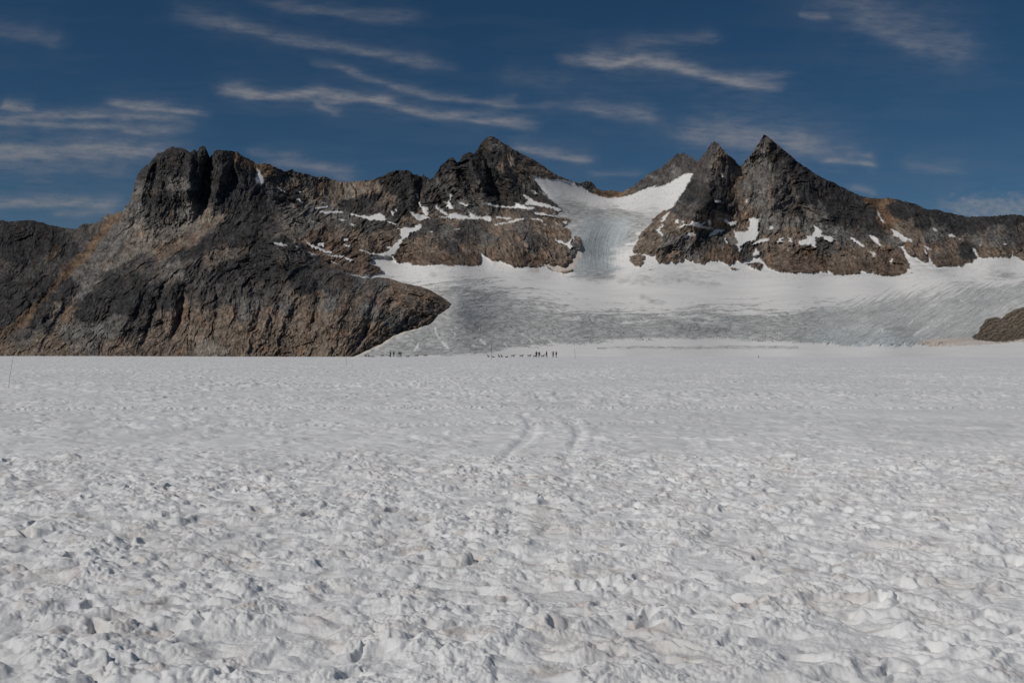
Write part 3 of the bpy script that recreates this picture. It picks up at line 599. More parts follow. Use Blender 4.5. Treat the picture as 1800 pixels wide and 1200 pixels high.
lobeline = ridged(al / 90, ac / 2.9, 3, 146, 0.6) - 0.5
rr = np.hypot(X - 1190, (Y - 452) * 1.15)
arcs = fbm(rr / 3.6, (X + Y) / 45, 3, 132, 0.65)
wv = np.clip(1 - flowlobe - fall, 0, 1)
streak = basin * wv + lobe * flowlobe + arcs * fall
upx = [425,600,700,760,850,900,950,1000,1050,1100,1200,1300,1400,1500,1600,1700,1800,2150]
upy = [470,472,486,492,490,502,512,528,541,545,545,541,534,526,513,501,490,466]
lox = [425,600,700,850,900,1000,1100,1200,1300,1400,1500,1600,1650,1700,1800,2150]
loy = [650,645,630,622,612,606,600,597,599,603,608,609,604,600,598,590]
up = np.interp(X, upx, upy) + 3 * perlin(X / 60, Y / 60, 144); lo = np.interp(X, lox, loy) + 1.5 * perlin(X / 30, Y / 60, 145)
tongue = sstep(-16, 26, Y - up + 24 * streak * (1 - 0.6 * flowlobe)) * sstep(-2, 4, lo - Y + 3 * streak)
tongue *= 0.62 + 0.20 * sstep(540, 560, Y) + 0.16 * sstep(1300, 1500, X) + 0.14 * streak
dthin, _ = line_dist(X, Y, [(1050,613),(1120,610),(1200,611),(1300,610),(1400,611)])
tongue = np.maximum(tongue, 0.5 * sstep(4, 1, dthin + 3 * streak))
dthin, _ = line_dist(X, Y, [(1090,497),(1140,491),(1190,492),(1260,500)])
tongue = np.maximum(tongue, 0.42 * sstep(13, 1, dthin + 9 * streak))  # grey streak for a shaded slope, its shade painted in through the ice mask
dthin, _ = line_dist(X, Y, [(1128,522),(1145,529),(1165,532)])
tongue = np.maximum(tongue, 0.45 * sstep(9, 1, dthin + 5 * streak))
above = sstep(8, -8, Y - up) * sstep(505, 480, Y)
ice = np.maximum(ice * above, tongue)
icm = sstep(0.10, 0.78, ice + (0.22 * wv + 0.12 * (1 - wv)) * streak + 0.12 * fbm(X / 12, Y / 5, 2, 133))
nearplain = sstep(626, 600, Y)
zadd = (1 - rk) * (2.6 * fbm(wX / 240, wY / 200, 3, 140) * nearplain * sstep(612, 590, Y) + icm * (1.1 * ridged(wX / 60 + 0.3 * wY / 60, wY / 45, 3, 141) * nearplain))
crev = ridged(al / 46 + 0.0, ac / 5.2, 3, 150) * flowlobe + ridged(rr / 4.8, (X + Y) / 60, 3, 151) * fall + wv * 0.9 * ridged(bxw / 26 + byw / 20, byw / 4.4 - bxw / 60, 3, 152)
lowcrev = sstep(560, 585, Y) * sstep(1060, 950, X) * sstep(640, 700, X)
cv = fbm(X / 9, Y / 6, 3, 155)
chip = sstep(560, 620, Y) * sstep(1380, 1480, X) * sstep(1680, 1560, X)
D2 -= (1 - rk) * (1 - blur(dirty, 3)) * icm * mpp * (1.3 * crev + 0.9 * lobeline * flowlobe + 3.4 * lowcrev * cv + 1.6 * chip * cv + 0.9 * lobe * flowlobe)
D2 -= (1 - rk) * mpp * 0.35 * basin * nearplain

snowc = np.array((0.82, 0.805, 0.785), F32)
icec = np.array((0.455, 0.458, 0.45), F32)
col = np.empty(X.shape + (4,), F32)
g = streak[..., None]
fineline = ridged(bxw / 20 + byw / 12, byw / 3.0 - bxw / 40, 3, 159, 0.6) * (wv + 0.3) - 0.5 + 0.8 * lobeline * flowlobe
dirtline = (0.24 * fineline + 0.13 * perlin(X / 2.2, Y / 1.5, 162))[..., None]
icecol = icec * (1 + 0.10 * g - dirtline * 1.3) * (1 + 0.12 * fbm(X / 45, Y / 14, 3, 160))[..., None]
blue = (fall * 0.5 + 0.6 * chip)[..., None]
icecol = icecol * (1 - blue) + icecol * np.array((0.90, 1.05, 1.13), F32) * blue
# last winter's snow left lying in the crevasses
vein = np.zeros(X.shape, F32)
for pts, w in [([(764,577),(768,590),(774,598)],2),([(778,602),(786,610)],4),([(735,606),(728,616)],3),([(793,580),(800,590)],2),([(800,578),(820,588),(828,592)],1.5),([(845,600),(852,604)],3),([(870,590),(890,596),(905,601)],1.3),([(910,583),(925,592),(935,604)],1.3),([(950,597),(965,600),(978,608)],1.5),([(830,607),(840,611)],2.5),([(884,604),(892,610)],1.5),([(990,606),(1005,610)],1.5),([(1595,572),(1615,560)],1.6),([(1608,585),(1632,574)],2),([(1690,527),(1696,530)],2),([(1548,580),(1552,582)],2)]:
    d, _ = line_dist(wx, wy, pts); vein = np.maximum(vein, sstep(w * 1.2, w * 0.4, d + 2.2 * np.abs(fbm(X / 5, Y / 3, 2, 158))))
pale = poly_in(wx, wy, g_([(1470,640),(1490,610),(1560,580),(1640,590),(1640,640),(1590,690),(1530,715),(1480,700)]))
vein = np.maximum(vein, 0.22 * blur(pale, 6) * (1 + lobe).clip(0, 2))
icm2 = (icm * (1 - vein))[..., None]
sc = snowc * (1 + 0.05 * basin)[..., None]
dirt = sstep(0.1, 0.7, fbm(X / 40, Y / 5, 3, 165))[..., None] * 0.10
sc = sc * (1 - dirt) + sc * np.array((0.9, 0.82, 0.74), F32) * dirt
base = sc * (1 - icm2) + icecol * icm2
dd = (dirty * (0.75 + 0.4 * fbm(X / 8, Y / 4, 3, 166)).clip(0, 1))[..., None]
be = np.interp(X, [p[0] for p in BOT_LEFT], [p[1] for p in BOT_LEFT])
lip = (sstep(6, 1, np.abs(Y - be - 2.5 + 1.5 * perlin(X / 9, Y / 9, 167))) * (X > 613) * (X < 742) * sstep(-0.5, 0.2, perlin(X / 14, Y / 30, 168) + 0.3))[..., None]
base = base * (1 - lip) + np.array((0.72, 0.66, 0.58), F32) * lip
base = base * (1 - dd) + np.array((0.62, 0.52, 0.44), F32) * dd
cc = colr
stc = (0.42 + 0.50 * st + 0.36 * fbm(X / 4, Y / 3, 3, 93))[..., None].clip(0, 1)
cropc = np.array((0.055, 0.047, 0.042), F32) * (1 - stc) + np.array((0.24, 0.185, 0.13), F32) * stc
cc = cc * (1 - cr[..., None]) + cropc * cr[..., None]
cc = cc * (1 - sn[..., None]) + snowc * sn[..., None]
# a few stones on the snow at the foot of the cliffs
spot = (sstep(0.62, 0.72, fbm(X / 3.2, Y / 1.6, 2, 170)) * sstep(500, 484, Y) * sstep(300, 330, Y) * (ice < 0.2))[..., None] * 0.6
base = base * (1 - spot) + np.array((0.2, 0.16, 0.13), F32) * spot
rk3 = blur(rocky, 1)[..., None]
col[..., :3] = base * (1 - rk3) + cc * rk3
col[..., 3] = np.clip(rk * (1 - sn) + 0.25 * icm2[..., 0] * (1 - rk), 0, 1)
x3, y3, z3 = finish(X, Y, D2, zadd)
V = np.stack([x3, y3, z3], -1).reshape(-1, 3)
C = pad(col).reshape(-1, 4)
Q = grid_faces(*x3.shape)
cls = np.where(crop, 3, np.where(rock, np.where(X > 1225 - (Y - 284) * 0.62, 2, 1), 0))
cls = np.where(rock & (Y > 200) & (X < 1225) & (X > 1040) & (Y < 345) & (X + (Y - 284) * 0.62 < 1226), 1, cls)
small = poly_in(X, Y, d_([(300,590),(300,730),(530,730),(530,590),(440,560)])) & rock
cls = np.where(small, 4, cls)
fc = pad(cls)[:-1, :-1].reshape(-1)
info = [('glacier', 'grey and white glacier filling the basin and pouring down from the saddle between the peaks', 'glacier', ice_mat),
        ('mountain', 'dark pointed peak with a snow-streaked brown rock bench, left of the icefall', 'mountain', rock_mat),
        ('mountain', 'twin dark pyramid peaks with a long ridge running off to the right', 'mountain', rock_mat),
        ('rock_outcrop', 'dark striped rock outcrop poking from the ice edge at the right', 'rock outcrop', rock_mat),
        ('rock_outcrop', 'small brown rock island in the snow under the left foot of the twin peaks', 'rock outcrop', rock_mat)]
for k, (nm, lb, ct, mt) in enumerate(info):
    v, q, cl = submesh(V, Q, C, fc == k)
    tag(mesh_from(nm, v, q, mt, cl), lb, ct, kind='structure')

# ---- the near left mountain
xs, X, Y, D = build_sheet(-330, 793, 0.8, 500, SKY_LEFT, BOT_LEFT, DEPTH_LEFT, CREASE_LEFT, False)
ang = ang_field(X, Y, [(-200,500,50),(60,420,60),(60,560,45),(180,420,60),(200,560,50),(260,330,85),(340,330,95),(400,320,95),(430,380,60),(300,440,40),(400,440,35),(500,440,-20),(350,540,70),(480,540,70),(560,540,75),(640,540,60),(740,530,-30),(720,560,40)])
rel = rock_relief(X + 400, Y + 300, ang)
mpp = D / FOC
colr, scree = tint_field(X, Y, ang)
sx_ = X + 2.2 * perlin(X / 6, Y / 4, 27) + 1.1 * perlin(X / 2.3, Y / 2.3, 29)
sy_ = Y + 1.6 * perlin(X / 6, Y / 4, 28) + 0.8 * perlin(X / 2.3, Y / 2.3, 30)
sn = blur(snow_mask(sx_, sy_), 1)
amp = (1.25 + 0.55 * sstep(470, 520, Y) * sstep(380, 450, X)) * mpp
rm = float(rel.mean()); bs_ = blur(scree, 1)
rel = rel * (1 - 0.9 * sn) + 0.9 * sn * (rm + 4.0)
rel = rel * (1 - 0.7 * bs_) + 0.7 * bs_ * rm
fine = fbm(X / 3.2, Y / 3.2, 2, 97) * 1.0
near_edge = np.clip((Y - Y[-1][None]) / 10, 0.25, 1)
D2 = D - (rel * near_edge + fine) * amp
col = np.empty(X.shape + (4,), F32)
lip = (sstep(7, 2, (BOT := pad(Y[:1], 0))[0][None] - Y) * (X > 613))[..., None] * 0.0
col[..., :3] = colr * (1 - sn[..., None]) + snowc * sn[..., None]
col[..., 3] = 1 - sn
x3, y3, z3 = finish(X, Y, D2)
V = np.stack([x3, y3, z3], -1).reshape(-1, 3)
tag(mesh_from('mountain', V, grid_faces(*x3.shape), rock_mat, pad(col).reshape(-1, 4)),
    'nearest mountain, dark craggy summit with tan scree and a rounded brown knoll, filling the left side', 'mountain', kind='structure')
del X, Y, D, D2, V, C, Q, col, rel, colr, rock, crop, snow
# ------------------------------------------------------------------ snowfield
def ground(px, py):
    """point of the level snow seen at a pixel of the photograph"""
    D = EYE * FOC / (py - 616.0)
    return (px - 900.0) / FOC * D, D

TRACKS = [[ground(*p) for p in L] for L in (
    [(918,728),(924,737),(931,748),(930,757),(921,770),(903,785),(892,800),(884,815)],
    [(934,736),(941,748),(940,758),(930,772),(912,788)],
    [(985,730),(998,740),(1008,752),(1014,766),(1010,785),(1000,800),(992,815)],
    [(1000,731),(1012,742),(1021,757),(1022,768)])]

def snow_height(x, y, near=True):
    r = np.hypot(x, y)
    wob = fbm(x / 3, y / 3, 2, 210)
    trod = sstep(21.5, 15.5, y + 2.6 * wob + 0.02 * np.abs(x)) * sstep(-9, -4, y) if near else 0 * x
    h = 0.035 * fbm(x / 4.5, y / 4.5, 2, 201) * sstep(260, 120, r)
    # wind-scoured cups of the untouched snow
    ux = x + 0.35 * fbm(x / 1.5, y / 1.5, 2, 220); uy = y + 0.3 * fbm(x / 1.5, y / 1.5, 2, 221)
    cups = 0.125 * (billow(ux / 1.1, uy / 0.9, 3, 202, 0.55) - 0.3) + 0.03 * fbm(ux / 0.33, uy / 0.26, 2, 203)
    cups = cups * (0.75 + 0.5 * fbm(x / 9, y / 12, 2, 204)) * (0.8 + 0.5 * sstep(24, 60, y))
    # groomed bands where sleds and snow machines run across
    band = np.exp(-((y - 32.6 - 0.03 * x) / 0.75) ** 2) + 0.8 * np.exp(-((y - 25.8 - 0.05 * x - 0.4 * np.sin(x / 6)) / 0.5) ** 2) * sstep(9, 2, np.abs(x + 1)) 
    cups = cups + 0.035 * (0.5 + 0.8 * fbm(x / 2.5, y / 3.5, 2, 206)) * billow(ux / 0.5, uy / 0.45, 2, 207) * sstep(90, 30, y)
    h = h + cups * (1 - 0.8 * trod) * (1 - 0.5 * np.clip(band, 0, 1))
    h = h + 0.085 * np.clip(band, 0, 1) * fbm(x / 0.16, y / 0.16, 2, 205)
    if near:
        x0, y0 = x, y; x = x * 1.3; y = y * 1.3
        wx = x + 0.10 * fbm(x / 0.45, y / 0.45, 2, 211); wy = y + 0.10 * fbm(x / 0.45, y / 0.45, 2, 212)
        lump = sstep(-0.35, 0.55, fbm(x / 1.3, y / 1.0, 3, 219))
        big = 0.060 * billow(wx / 0.62, wy / 0.52, 2, 213, 0.5) - 0.030 * billow(wx / 0.85 + 3, wy / 0.7, 2, 226, 0.45) + 0.02
        mid = 0.062 * (0.25 + 0.75 * lump) * np.tanh(2.2 * billow(wx / 0.30, wy / 0.22, 2, 214, 0.5))
        f1, f2, pl = worley(wx / 0.155, wy / 0.135, 215)
        clod = sstep(-0.15, 0.5, fbm(x / 0.7, y / 0.6, 3, 216) + 0.05)
        lumps = 0.040 * np.sqrt(np.clip(0.85 - f1, 0, 1)) * clod
        f1, f2, pl = worley(wx / 0.06, wy / 0.055, 217)
        crumb = 0.020 * np.sqrt(np.clip(0.85 - f1, 0, 1)) * (0.25 + clod) + 0.010 * fbm(x / 0.035, y / 0.035, 2, 218) * (0.4 + 0.6 * clod) + 0.016 * fbm(x / 0.11, y / 0.10, 2, 222) * lump
        # boot holes, each with a thrown-up rim
        hole = np.zeros(x.shape, F32); rag = fbm(x / 0.14, y / 0.12, 3, 224)
        for lam, seed, dep in ((1.05, 230, 0.078), (0.8, 240, 0.05)):
            gx = wx / lam; gy = wy / lam
            ix = np.floor(gx).astype(np.int32); iy = np.floor(gy).astype(np.int32)
            best = np.full(x.shape, 9, F32)
            for a in (-1, 0, 1):
                for b in (-1, 0, 1):
                    hh = _h(ix + a, iy + b, seed); rr = _RND[hh]
                    dx = (gx - (ix + a + 0.5 + (rr[..., 0] - 0.5) * 0.9)) * lam
                    dy = (gy - (iy + b + 0.5 + (rr[..., 1] - 0.5) * 0.9)) * lam
                    th = rr[..., 2] * 6.28
                    e1 = (dx * np.cos(th) + dy * np.sin(th)) / (0.17 * (0.7 + 0.6 * rr[..., 3])); e2 = (-dx * np.sin(th) + dy * np.cos(th)) / 0.085
                    best = np.minimum(best, np.hypot(e1, e2) * (1 + 0.16 * rag) + (rr[..., 3] > 0.42) * 9)
            hole += -dep * sstep(1.15, 0.65, best) + 0.22 * dep * np.exp(-((best - 1.45) / 0.35) ** 2)
        mound = 0.035 * sstep(0.0, 0.5, fbm(wx / 0.55 + 2, wy / 0.45, 2, 227)) * (0.4 + 0.6 * lump)
        x, y = x0, y0
        h = h + 0.74 * trod * (mound + big + mid + lumps + crumb + hole - 0.06)
        # narrow runner grooves
        for L in TRACKS:
            px = [p[0] for p in L]; py = [p[1] for p in L]
            m = (x > min(px) - 1.5) & (x < max(px) + 1.5) & (y > min(py) - 1.5) & (y < max(py) + 1.5)
            if not m.any(): continue
            d, tt = line_dist(x[m] + 0.03 * perlin(x[m] / .3, y[m] / .3, 260), y[m], L)
            h[m] += -0.029 * np.exp(-(d / 0.09) ** 2) + 0.010 * np.exp(-((d - 0.22) / 0.08) ** 2)
    # the plain rolls off out of sight about 300 m away
    drop = np.clip(r - 285, 0, None)
    h = h + 0.38 * sstep(-50, -150, x) * sstep(120, 260, r)
    h = h - drop * drop / 9000.0 * np.where(r < 600, 1, 1) 
    return h, trod

def snow_sheet(r, a, near, name=None):
    rr, aa = np.meshgrid(r, a, indexing='ij')
    x = (rr * np.sin(aa)); y = (rr * np.cos(aa))
    x = x.astype(np.float32); y = y.astype(np.float32)
    h, trod = snow_height(x, y, near)
    dirt = sstep(0.15, 0.75, fbm(x / 0.8, y / 1.0, 3, 250) + 0.25 * fbm(x / 0.15, y / 0.12, 2, 251)) * (0.2 + 0.8 * trod)
    dirt2 = sstep(0.45, 0.8, fbm(x / 0.35, y / 0.3, 3, 252)) * trod
    c = np.empty(x.shape + (4,), F32)
    c[..., :3] = (0.82, 0.815, 0.81)
    tone = (1 + 0.05 * fbm(x / 12, y / 14, 3, 253) + 0.07 * fbm(x / 2, y / 3, 3, 254) + 0.05 * fbm(x / 0.4, y / 0.6, 2, 255))[..., None]
    c[..., :3] *= tone
    k = (0.22 * dirt)[..., None]
    c[..., :3] = c[..., :3] * (1 - k) + np.array((0.62, 0.53, 0.45), F32) * k
    k = (0.33 * dirt2)[..., None]
    c[..., :3] = c[..., :3] * (1 - k) + np.array((0.45, 0.34, 0.26), F32) * k
    c[..., 3] = trod
    return x, y, h, c

def logr(a, b, k):
    n = int(math.log(b / a) / k) + 1
    return np.exp(np.linspace(math.log(a), math.log(b), n))

snow_mat, nt, bs = mat_base('snow')
at = nt.nodes.new('ShaderNodeAttribute'); at.attribute_name = 'albedo'
nt.links.new(at.outputs['Color'], bs.inputs['Base Color'])
bs.inputs['Roughness'].default_value = 0.65

bs.inputs['Specular IOR Level'].default_value = 0.25
tc = nt.nodes.new('ShaderNodeTexCoord')
n = nt.nodes.new('ShaderNodeTexNoise'); n.inputs['Scale'].default_value = 45; n.inputs['Detail'].default_value = 5; n.inputs['Roughness'].default_value = 0.7
nt.links.new(tc.outputs['Object'], n.inputs['Vector'])
bp = nt.nodes.new('ShaderNodeBump'); bp.inputs['Distance'].default_value = 0.012; bp.inputs['Strength'].default_value = 0.6
nt.links.new(n.outputs['Fac'], bp.inputs['Height']); nt.links.new(bp.outputs['Normal'], bs.inputs['Normal'])

A = R(37)
ang_f = np.linspace(-A, A, 1300)
rad = np.concatenate([logr(3.2, 22, 0.0021), logr(22.05, 330, 0.0048), np.linspace(335, 980, 60)])
vx, vy, vz, vc = snow_sheet(rad, ang_f, True)
Vs = [np.stack([vx, vy, vz], -1).reshape(-1, 3)]; Cs = [vc.reshape(-1, 4)]; Qs = [grid_faces(*vx.shape)]
off = len(Vs[0])
# the same snow beside and behind the camera
ang_b = np.linspace(A, 2 * math.pi - A, 260)
rb = np.concatenate([logr(3.2, 60, 0.02), logr(62, 330, 0.06), np.linspace(360, 980, 12)])
bx, by, bz, bc = snow_sheet(rb, ang_b, True)
Vs.append(np.stack([bx, by, bz], -1).reshape(-1, 3)); Cs.append(bc.reshape(-1, 4)); Qs.append(grid_faces(*bx.shape)[:, ::1] + off)
off += len(Vs[1])
cx, cy = np.meshgrid(np.linspace(-2.6, 2.6, 120), np.linspace(-2.6, 2.6, 120), indexing='ij')
rc = np.maximum(np.abs(cx), np.abs(cy)); q = np.hypot(cx, cy) + 1e-6
cx = cx * rc / q * 3.22 / 2.6; cy = cy * rc / q * 3.22 / 2.6
h, tr = snow_height(cx.astype(F32), cy.astype(F32), True)
cc = np.ones(cx.shape + (4,), F32); cc[..., :3] = (0.82, 0.815, 0.81)
Vs.append(np.stack([cx, cy, h], -1).reshape(-1, 3)); Cs.append(cc.reshape(-1, 4)); Qs.append(grid_faces(*cx.shape)[:, ::-1] + off)
sf = mesh_from('snowfield', np.concatenate(Vs), np.concatenate(Qs)[:, ::-1], snow_mat, np.concatenate(Cs))
tag(sf, 'wide flat white snowfield, trodden into lumps and boot holes in the foreground', 'snowfield', kind='structure')
def ground_z(x, y):
    h, _ = snow_height(np.array([x], F32), np.array([y], F32), True)
    return float(h[0])
del Vs, Cs, Qs, vx, vy, vz, vc
# ------------------------------------------------------------------ high cirrus, a lit sheet far beyond the mountains
WISPS = [([(0,184),(70,190)],7,.45),([(185,182),(270,188),(368,199)],7,.5),([(-60,216),(60,207),(180,203),(260,208),(335,214)],7,.45),([(-80,216),(80,222),(200,226),(335,233)],7,.38),
 ([(-100,266),(60,270),(150,264),(330,268)],14,.5),([(-100,275),(100,278),(260,276)],12,.25),([(-60,290),(150,300),(240,302)],10,.15),([(-60,360),(100,356),(215,360)],10,.5),([(90,375),(210,376)],6,.25),([(40,320),(90,320)],4,.15),
 ([(378,162),(420,160),(480,174),(560,164),(640,176),(700,176)],8,.5),([(400,163),(460,172),(540,175),(620,178)],6,.3),([(640,172),(700,190),(780,206),(860,214),(950,222)],8,.5),([(550,180),(575,188),(605,199)],5,.3),
 ([(550,113),(620,128),(690,152),(770,170),(870,188),(950,190)],6,.3),([(330,36),(450,55),(560,80),(680,99),(800,122)],9,.28),([(300,20),(420,45)],14,.08),([(450,4),(560,20),(640,30),(740,34)],10,.2),([(-20,52),(60,62),(110,76)],13,.18),
 ([(990,103),(1070,116),(1120,110),(1180,118),(1240,135),(1300,148),(1375,157)],9,.5),([(1030,100),(1120,105),(1200,120)],14,.2),([(1290,143),(1330,138),(1385,135)],7,.25),([(1080,78),(1150,72),(1220,70),(1270,68)],10,.14),
 ([(1005,182),(1060,196),(1110,202),(1160,212)],13,.3),([(950,190),(1020,190)],10,.12),([(1180,236),(1280,246),(1380,256),(1460,266)],18,.3),([(1300,255),(1420,250)],16,.2),
 ([(1438,289),(1480,285),(1520,288),(1550,294)],5,.5),([(1480,270),(1540,275)],5,.3),([(1590,290),(1700,303)],12,.16),([(900,256),(960,270),(1000,278),(1045,281)],8,.4),([(1028,307),(1135,308)],4,.2),
 ([(460,288),(540,292),(590,302),(625,314)],10,.32),([(430,269),(530,273)],5,.18),([(1405,26),(1430,31),(1460,32)],7,.2),([(1400,0),(1540,25),(1640,60),(1720,110)],36,.10),([(1180,245),(1330,240),(1520,270)],30,.12),([(1480,0),(1540,40),(1600,76),(1660,96),(1710,100)],24,.15),([(1500,50),(1560,66),(1640,90)],8,.1),
 ([(860,180),(910,175)],8,.15),([(1500,330),(1540,345)],6,.3),([(880,130),(1000,150)],16,.08),([(1250,210),(1320,235)],14,.12)]
cxs = np.linspace(-600, 2400, 1100); cys = np.linspace(-300, 560, 420)
CX, CY = np.meshgrid(cxs, cys); CX = CX.astype(F32); CY = CY.astype(F32)
wx = CX + 10 * fbm(CX / 90, CY / 30, 3, 501); wy = CY + 5.5 * fbm(CX / 110, CY / 30, 2, 502)
fibre = fbm((CX + 2.2 * CY) / 60, (CY - 0.12 * CX) / 4.5, 3, 503, 0.55)
body = fbm(CX / 45, CY / 12, 4, 504, 0.6)
al = np.zeros(CX.shape, F32)
for pts, w, st in WISPS:
    px = [p[0] for p in pts]; py = [p[1] for p in pts]
    m = (CX > min(px) - 90) & (CX < max(px) + 90) & (CY > min(py) - 4 * w - 20) & (CY < max(py) + 4 * w + 20)
    d, tt = line_dist(wx[m], wy[m], pts)
    below = (wy[m] > np.interp(wx[m], px, py))
    g = np.exp(-(d / (w * np.where(below, 0.75, 1.25))) ** 2)
    end = np.minimum(1, np.minimum(tt, 1 - tt) * 6 + 0.25)
    v = st * g * end * np.clip(1.0 + 0.20 * fibre[m] + 0.45 * body[m], 0.15, 1.5)
    v = v + 0.14 * st * np.exp(-(d / (w * 3.2)) ** 2) * end * np.clip(0.9 + 0.35 * fibre[m] + 0.6 * body[m], 0, 2)
    al[m] = 1 - (1 - al[m]) * (1 - np.clip(v, 0, 0.95))
cum = sstep(0.05, 0.6, 0.75 * np.exp(-(((CX - 1745) / 110) ** 2 + ((CY - 366) / 22) ** 2)) + 0.28 * fbm(CX / 26, CY / 13, 5, 520, 0.6) - 0.02)
cum *= sstep(1630, 1680, CX) * np.exp(-((CY - 368) / 34) ** 4)
al = 1 - (1 - al) * (1 - 0.6 * cum * (0.7 + 0.4 * fbm(CX / 12, CY / 8, 3, 521)).clip(0.2, 1))
veil = 0.02 * sstep(-0.1, 0.7, fbm(CX / 260, CY / 45, 3, 505)) + 0.04 * sstep(180, 380, CY) * sstep(-0.3, 0.5, fbm(CX / 180, CY / 22, 3, 506))
al = np.clip(1 - (1 - al) * (1 - veil), 0, 0.9)
al *= sstep(0.0, 0.012, al)
CD = 26000.0 - 5.0 * (CX - 900)
xx, yy, zz = P(CX, CY, CD)
cm, nt, bs = mat_base('cirrus')
nt.nodes.remove(bs)
out = nt.nodes['Material Output']
at = nt.nodes.new('ShaderNodeAttribute'); at.attribute_name = 'albedo'
tr = nt.nodes.new('ShaderNodeBsdfTransparent'); df = nt.nodes.new('ShaderNodeBsdfDiffuse')
df.inputs['Color'].default_value = (0.78, 0.76, 0.80, 1)
mx = nt.nodes.new('ShaderNodeMixShader')
nt.links.new(at.outputs['Alpha'], mx.inputs[0]); tl = nt.nodes.new('ShaderNodeBsdfTranslucent'); tl.inputs['Color'].default_value = (0.78, 0.76, 0.80, 1)
m2 = nt.nodes.new('ShaderNodeMixShader'); m2.inputs[0].default_value = 0.4
nt.links.new(df.outputs[0], m2.inputs[1]); nt.links.new(tl.outputs[0], m2.inputs[2])
nt.links.new(tr.outputs[0], mx.inputs[1]); nt.links.new(m2.outputs[0], mx.inputs[2])
nt.links.new(mx.outputs[0], out.inputs['Surface'])
cc = np.ones(CX.shape + (4,), F32); cc[..., 3] = al
Qc = grid_faces(*CX.shape)
keep = (al[:-1, :-1].ravel() + al[1:, 1:].ravel()) > 0.0002
v, q, cl = submesh(np.stack([xx, yy, zz], -1).reshape(-1, 3), Qc, cc.reshape(-1, 4), keep)
co = mesh_from('cirrus_clouds', v, q, cm, cl)
tag(co, 'thin streaky white cirrus clouds across the blue sky', 'clouds', kind='stuff')
# ------------------------------------------------------------------ small materials
def plain(name, c, rough=0.8, sc=30.0, v=0.2):
    m, nt, b = mat_base(name)
    n = nt.nodes.new('ShaderNodeTexNoise'); n.inputs['Scale'].default_value = sc; n.inputs['Detail'].default_value = 3
    cr_ = nt.nodes.new('ShaderNodeValToRGB')
    cr_.color_ramp.elements[0].position = 0.3; cr_.color_ramp.elements[1].position = 0.7
    cr_.color_ramp.elements[0].color = (*[q * (1 - v) for q in c], 1); cr_.color_ramp.elements[1].color = (*[min(1, q * (1 + v)) for q in c], 1)
    nt.links.new(n.outputs['Fac'], cr_.inputs['Fac']); nt.links.new(cr_.outputs['Color'], b.inputs['Base Color'])
    b.inputs['Roughness'].default_value = rough
    b.inputs['Specular IOR Level'].default_value = 0.2
    return m
CLOTH = {k: plain('cloth_' + k, c) for k, c in {
    'black': (.012,.012,.014), 'navy': (.015,.022,.06), 'purple': (.03,.008,.03), 'rust': (.13,.045,.02), 'maroon': (.045,.012,.012), 'jeans': (.07,.095,.16),
    'paleblue': (.20,.25,.30), 'grey': (.10,.10,.10), 'brown': (.045,.025,.015), 'tan': (.11,.06,.03), 'darkred': (.07,.008,.01)}.items()}
SKIN = plain('skin', (.42, .26, .19), 0.6); HAIR = plain('hair', (.02, .013, .009)); BOOT = plain('boot_leather', (.02, .017, .015))
FUR = {k: plain('fur_' + k, c, 0.9, 14, 0.35) for k, c in {'black': (.016,.014,.013), 'brown': (.055,.028,.014), 'rust': (.15,.06,.025), 'grey': (.10,.09,.085), 'tan': (.17,.11,.07)}.items()}

def skinned(name, pts, edges, mats, kinds, parent=None, sub=1):
    """one continuous surface grown round a skeleton; pts = (x, y, z, radius); each face takes the material of its nearest bone"""
    me = bpy.data.meshes.new(name + '_skeleton')
    me.from_pydata([p[:3] for p in pts], [e[:2] for e in edges], [])
    tmp = bpy.data.objects.new(name + '_skeleton', me); COL.objects.link(tmp)
    sk = tmp.modifiers.new('skin', 'SKIN'); sk.use_smooth_shade = True
    if not me.skin_vertices: me.attributes.new
    if len(me.skin_vertices) == 0:
        bpy.context.view_layer.objects.active = tmp
    for i, p in enumerate(pts):
        sv = me.skin_vertices[0].data[i]
        r = p[3]; sv.radius = r if isinstance(r, tuple) else (r, r)
        sv.use_root = (i == 0)
    sb = tmp.modifiers.new('sub', 'SUBSURF'); sb.levels = sub; sb.render_levels = sub
    dg = bpy.context.evaluated_depsgraph_get()
    ob = bpy.data.meshes.new_from_object(tmp.evaluated_get(dg))
    bpy.data.objects.remove(tmp); bpy.data.meshes.remove(me)
    ob.name = name
    ob.materials.clear()
    for m in mats: ob.materials.append(m)
    n = len(ob.polygons)
    cen = np.empty(n * 3, F32); ob.polygons.foreach_get('center', cen); cen = cen.reshape(-1, 3)
    best = np.full(n, 1e9); idx = np.zeros(n, np.int32)
    for (a, b, k) in edges:
        A_ = np.array(pts[a][:3]); B_ = np.array(pts[b][:3]); d = B_ - A_
        t = np.clip(((cen - A_) @ d) / (d @ d + 1e-9), 0, 1)
        e = np.linalg.norm(cen - A_ - t[:, None] * d, axis=1)
        m = e < best; best = np.where(m, e, best); idx = np.where(m, k, idx)
    ob.polygons.foreach_set('material_index', idx)
    ob.polygons.foreach_set('use_smooth', np.ones(n, bool))
    o = bpy.data.objects.new(name, ob); COL.objects.link(o); o.parent = parent
    return o

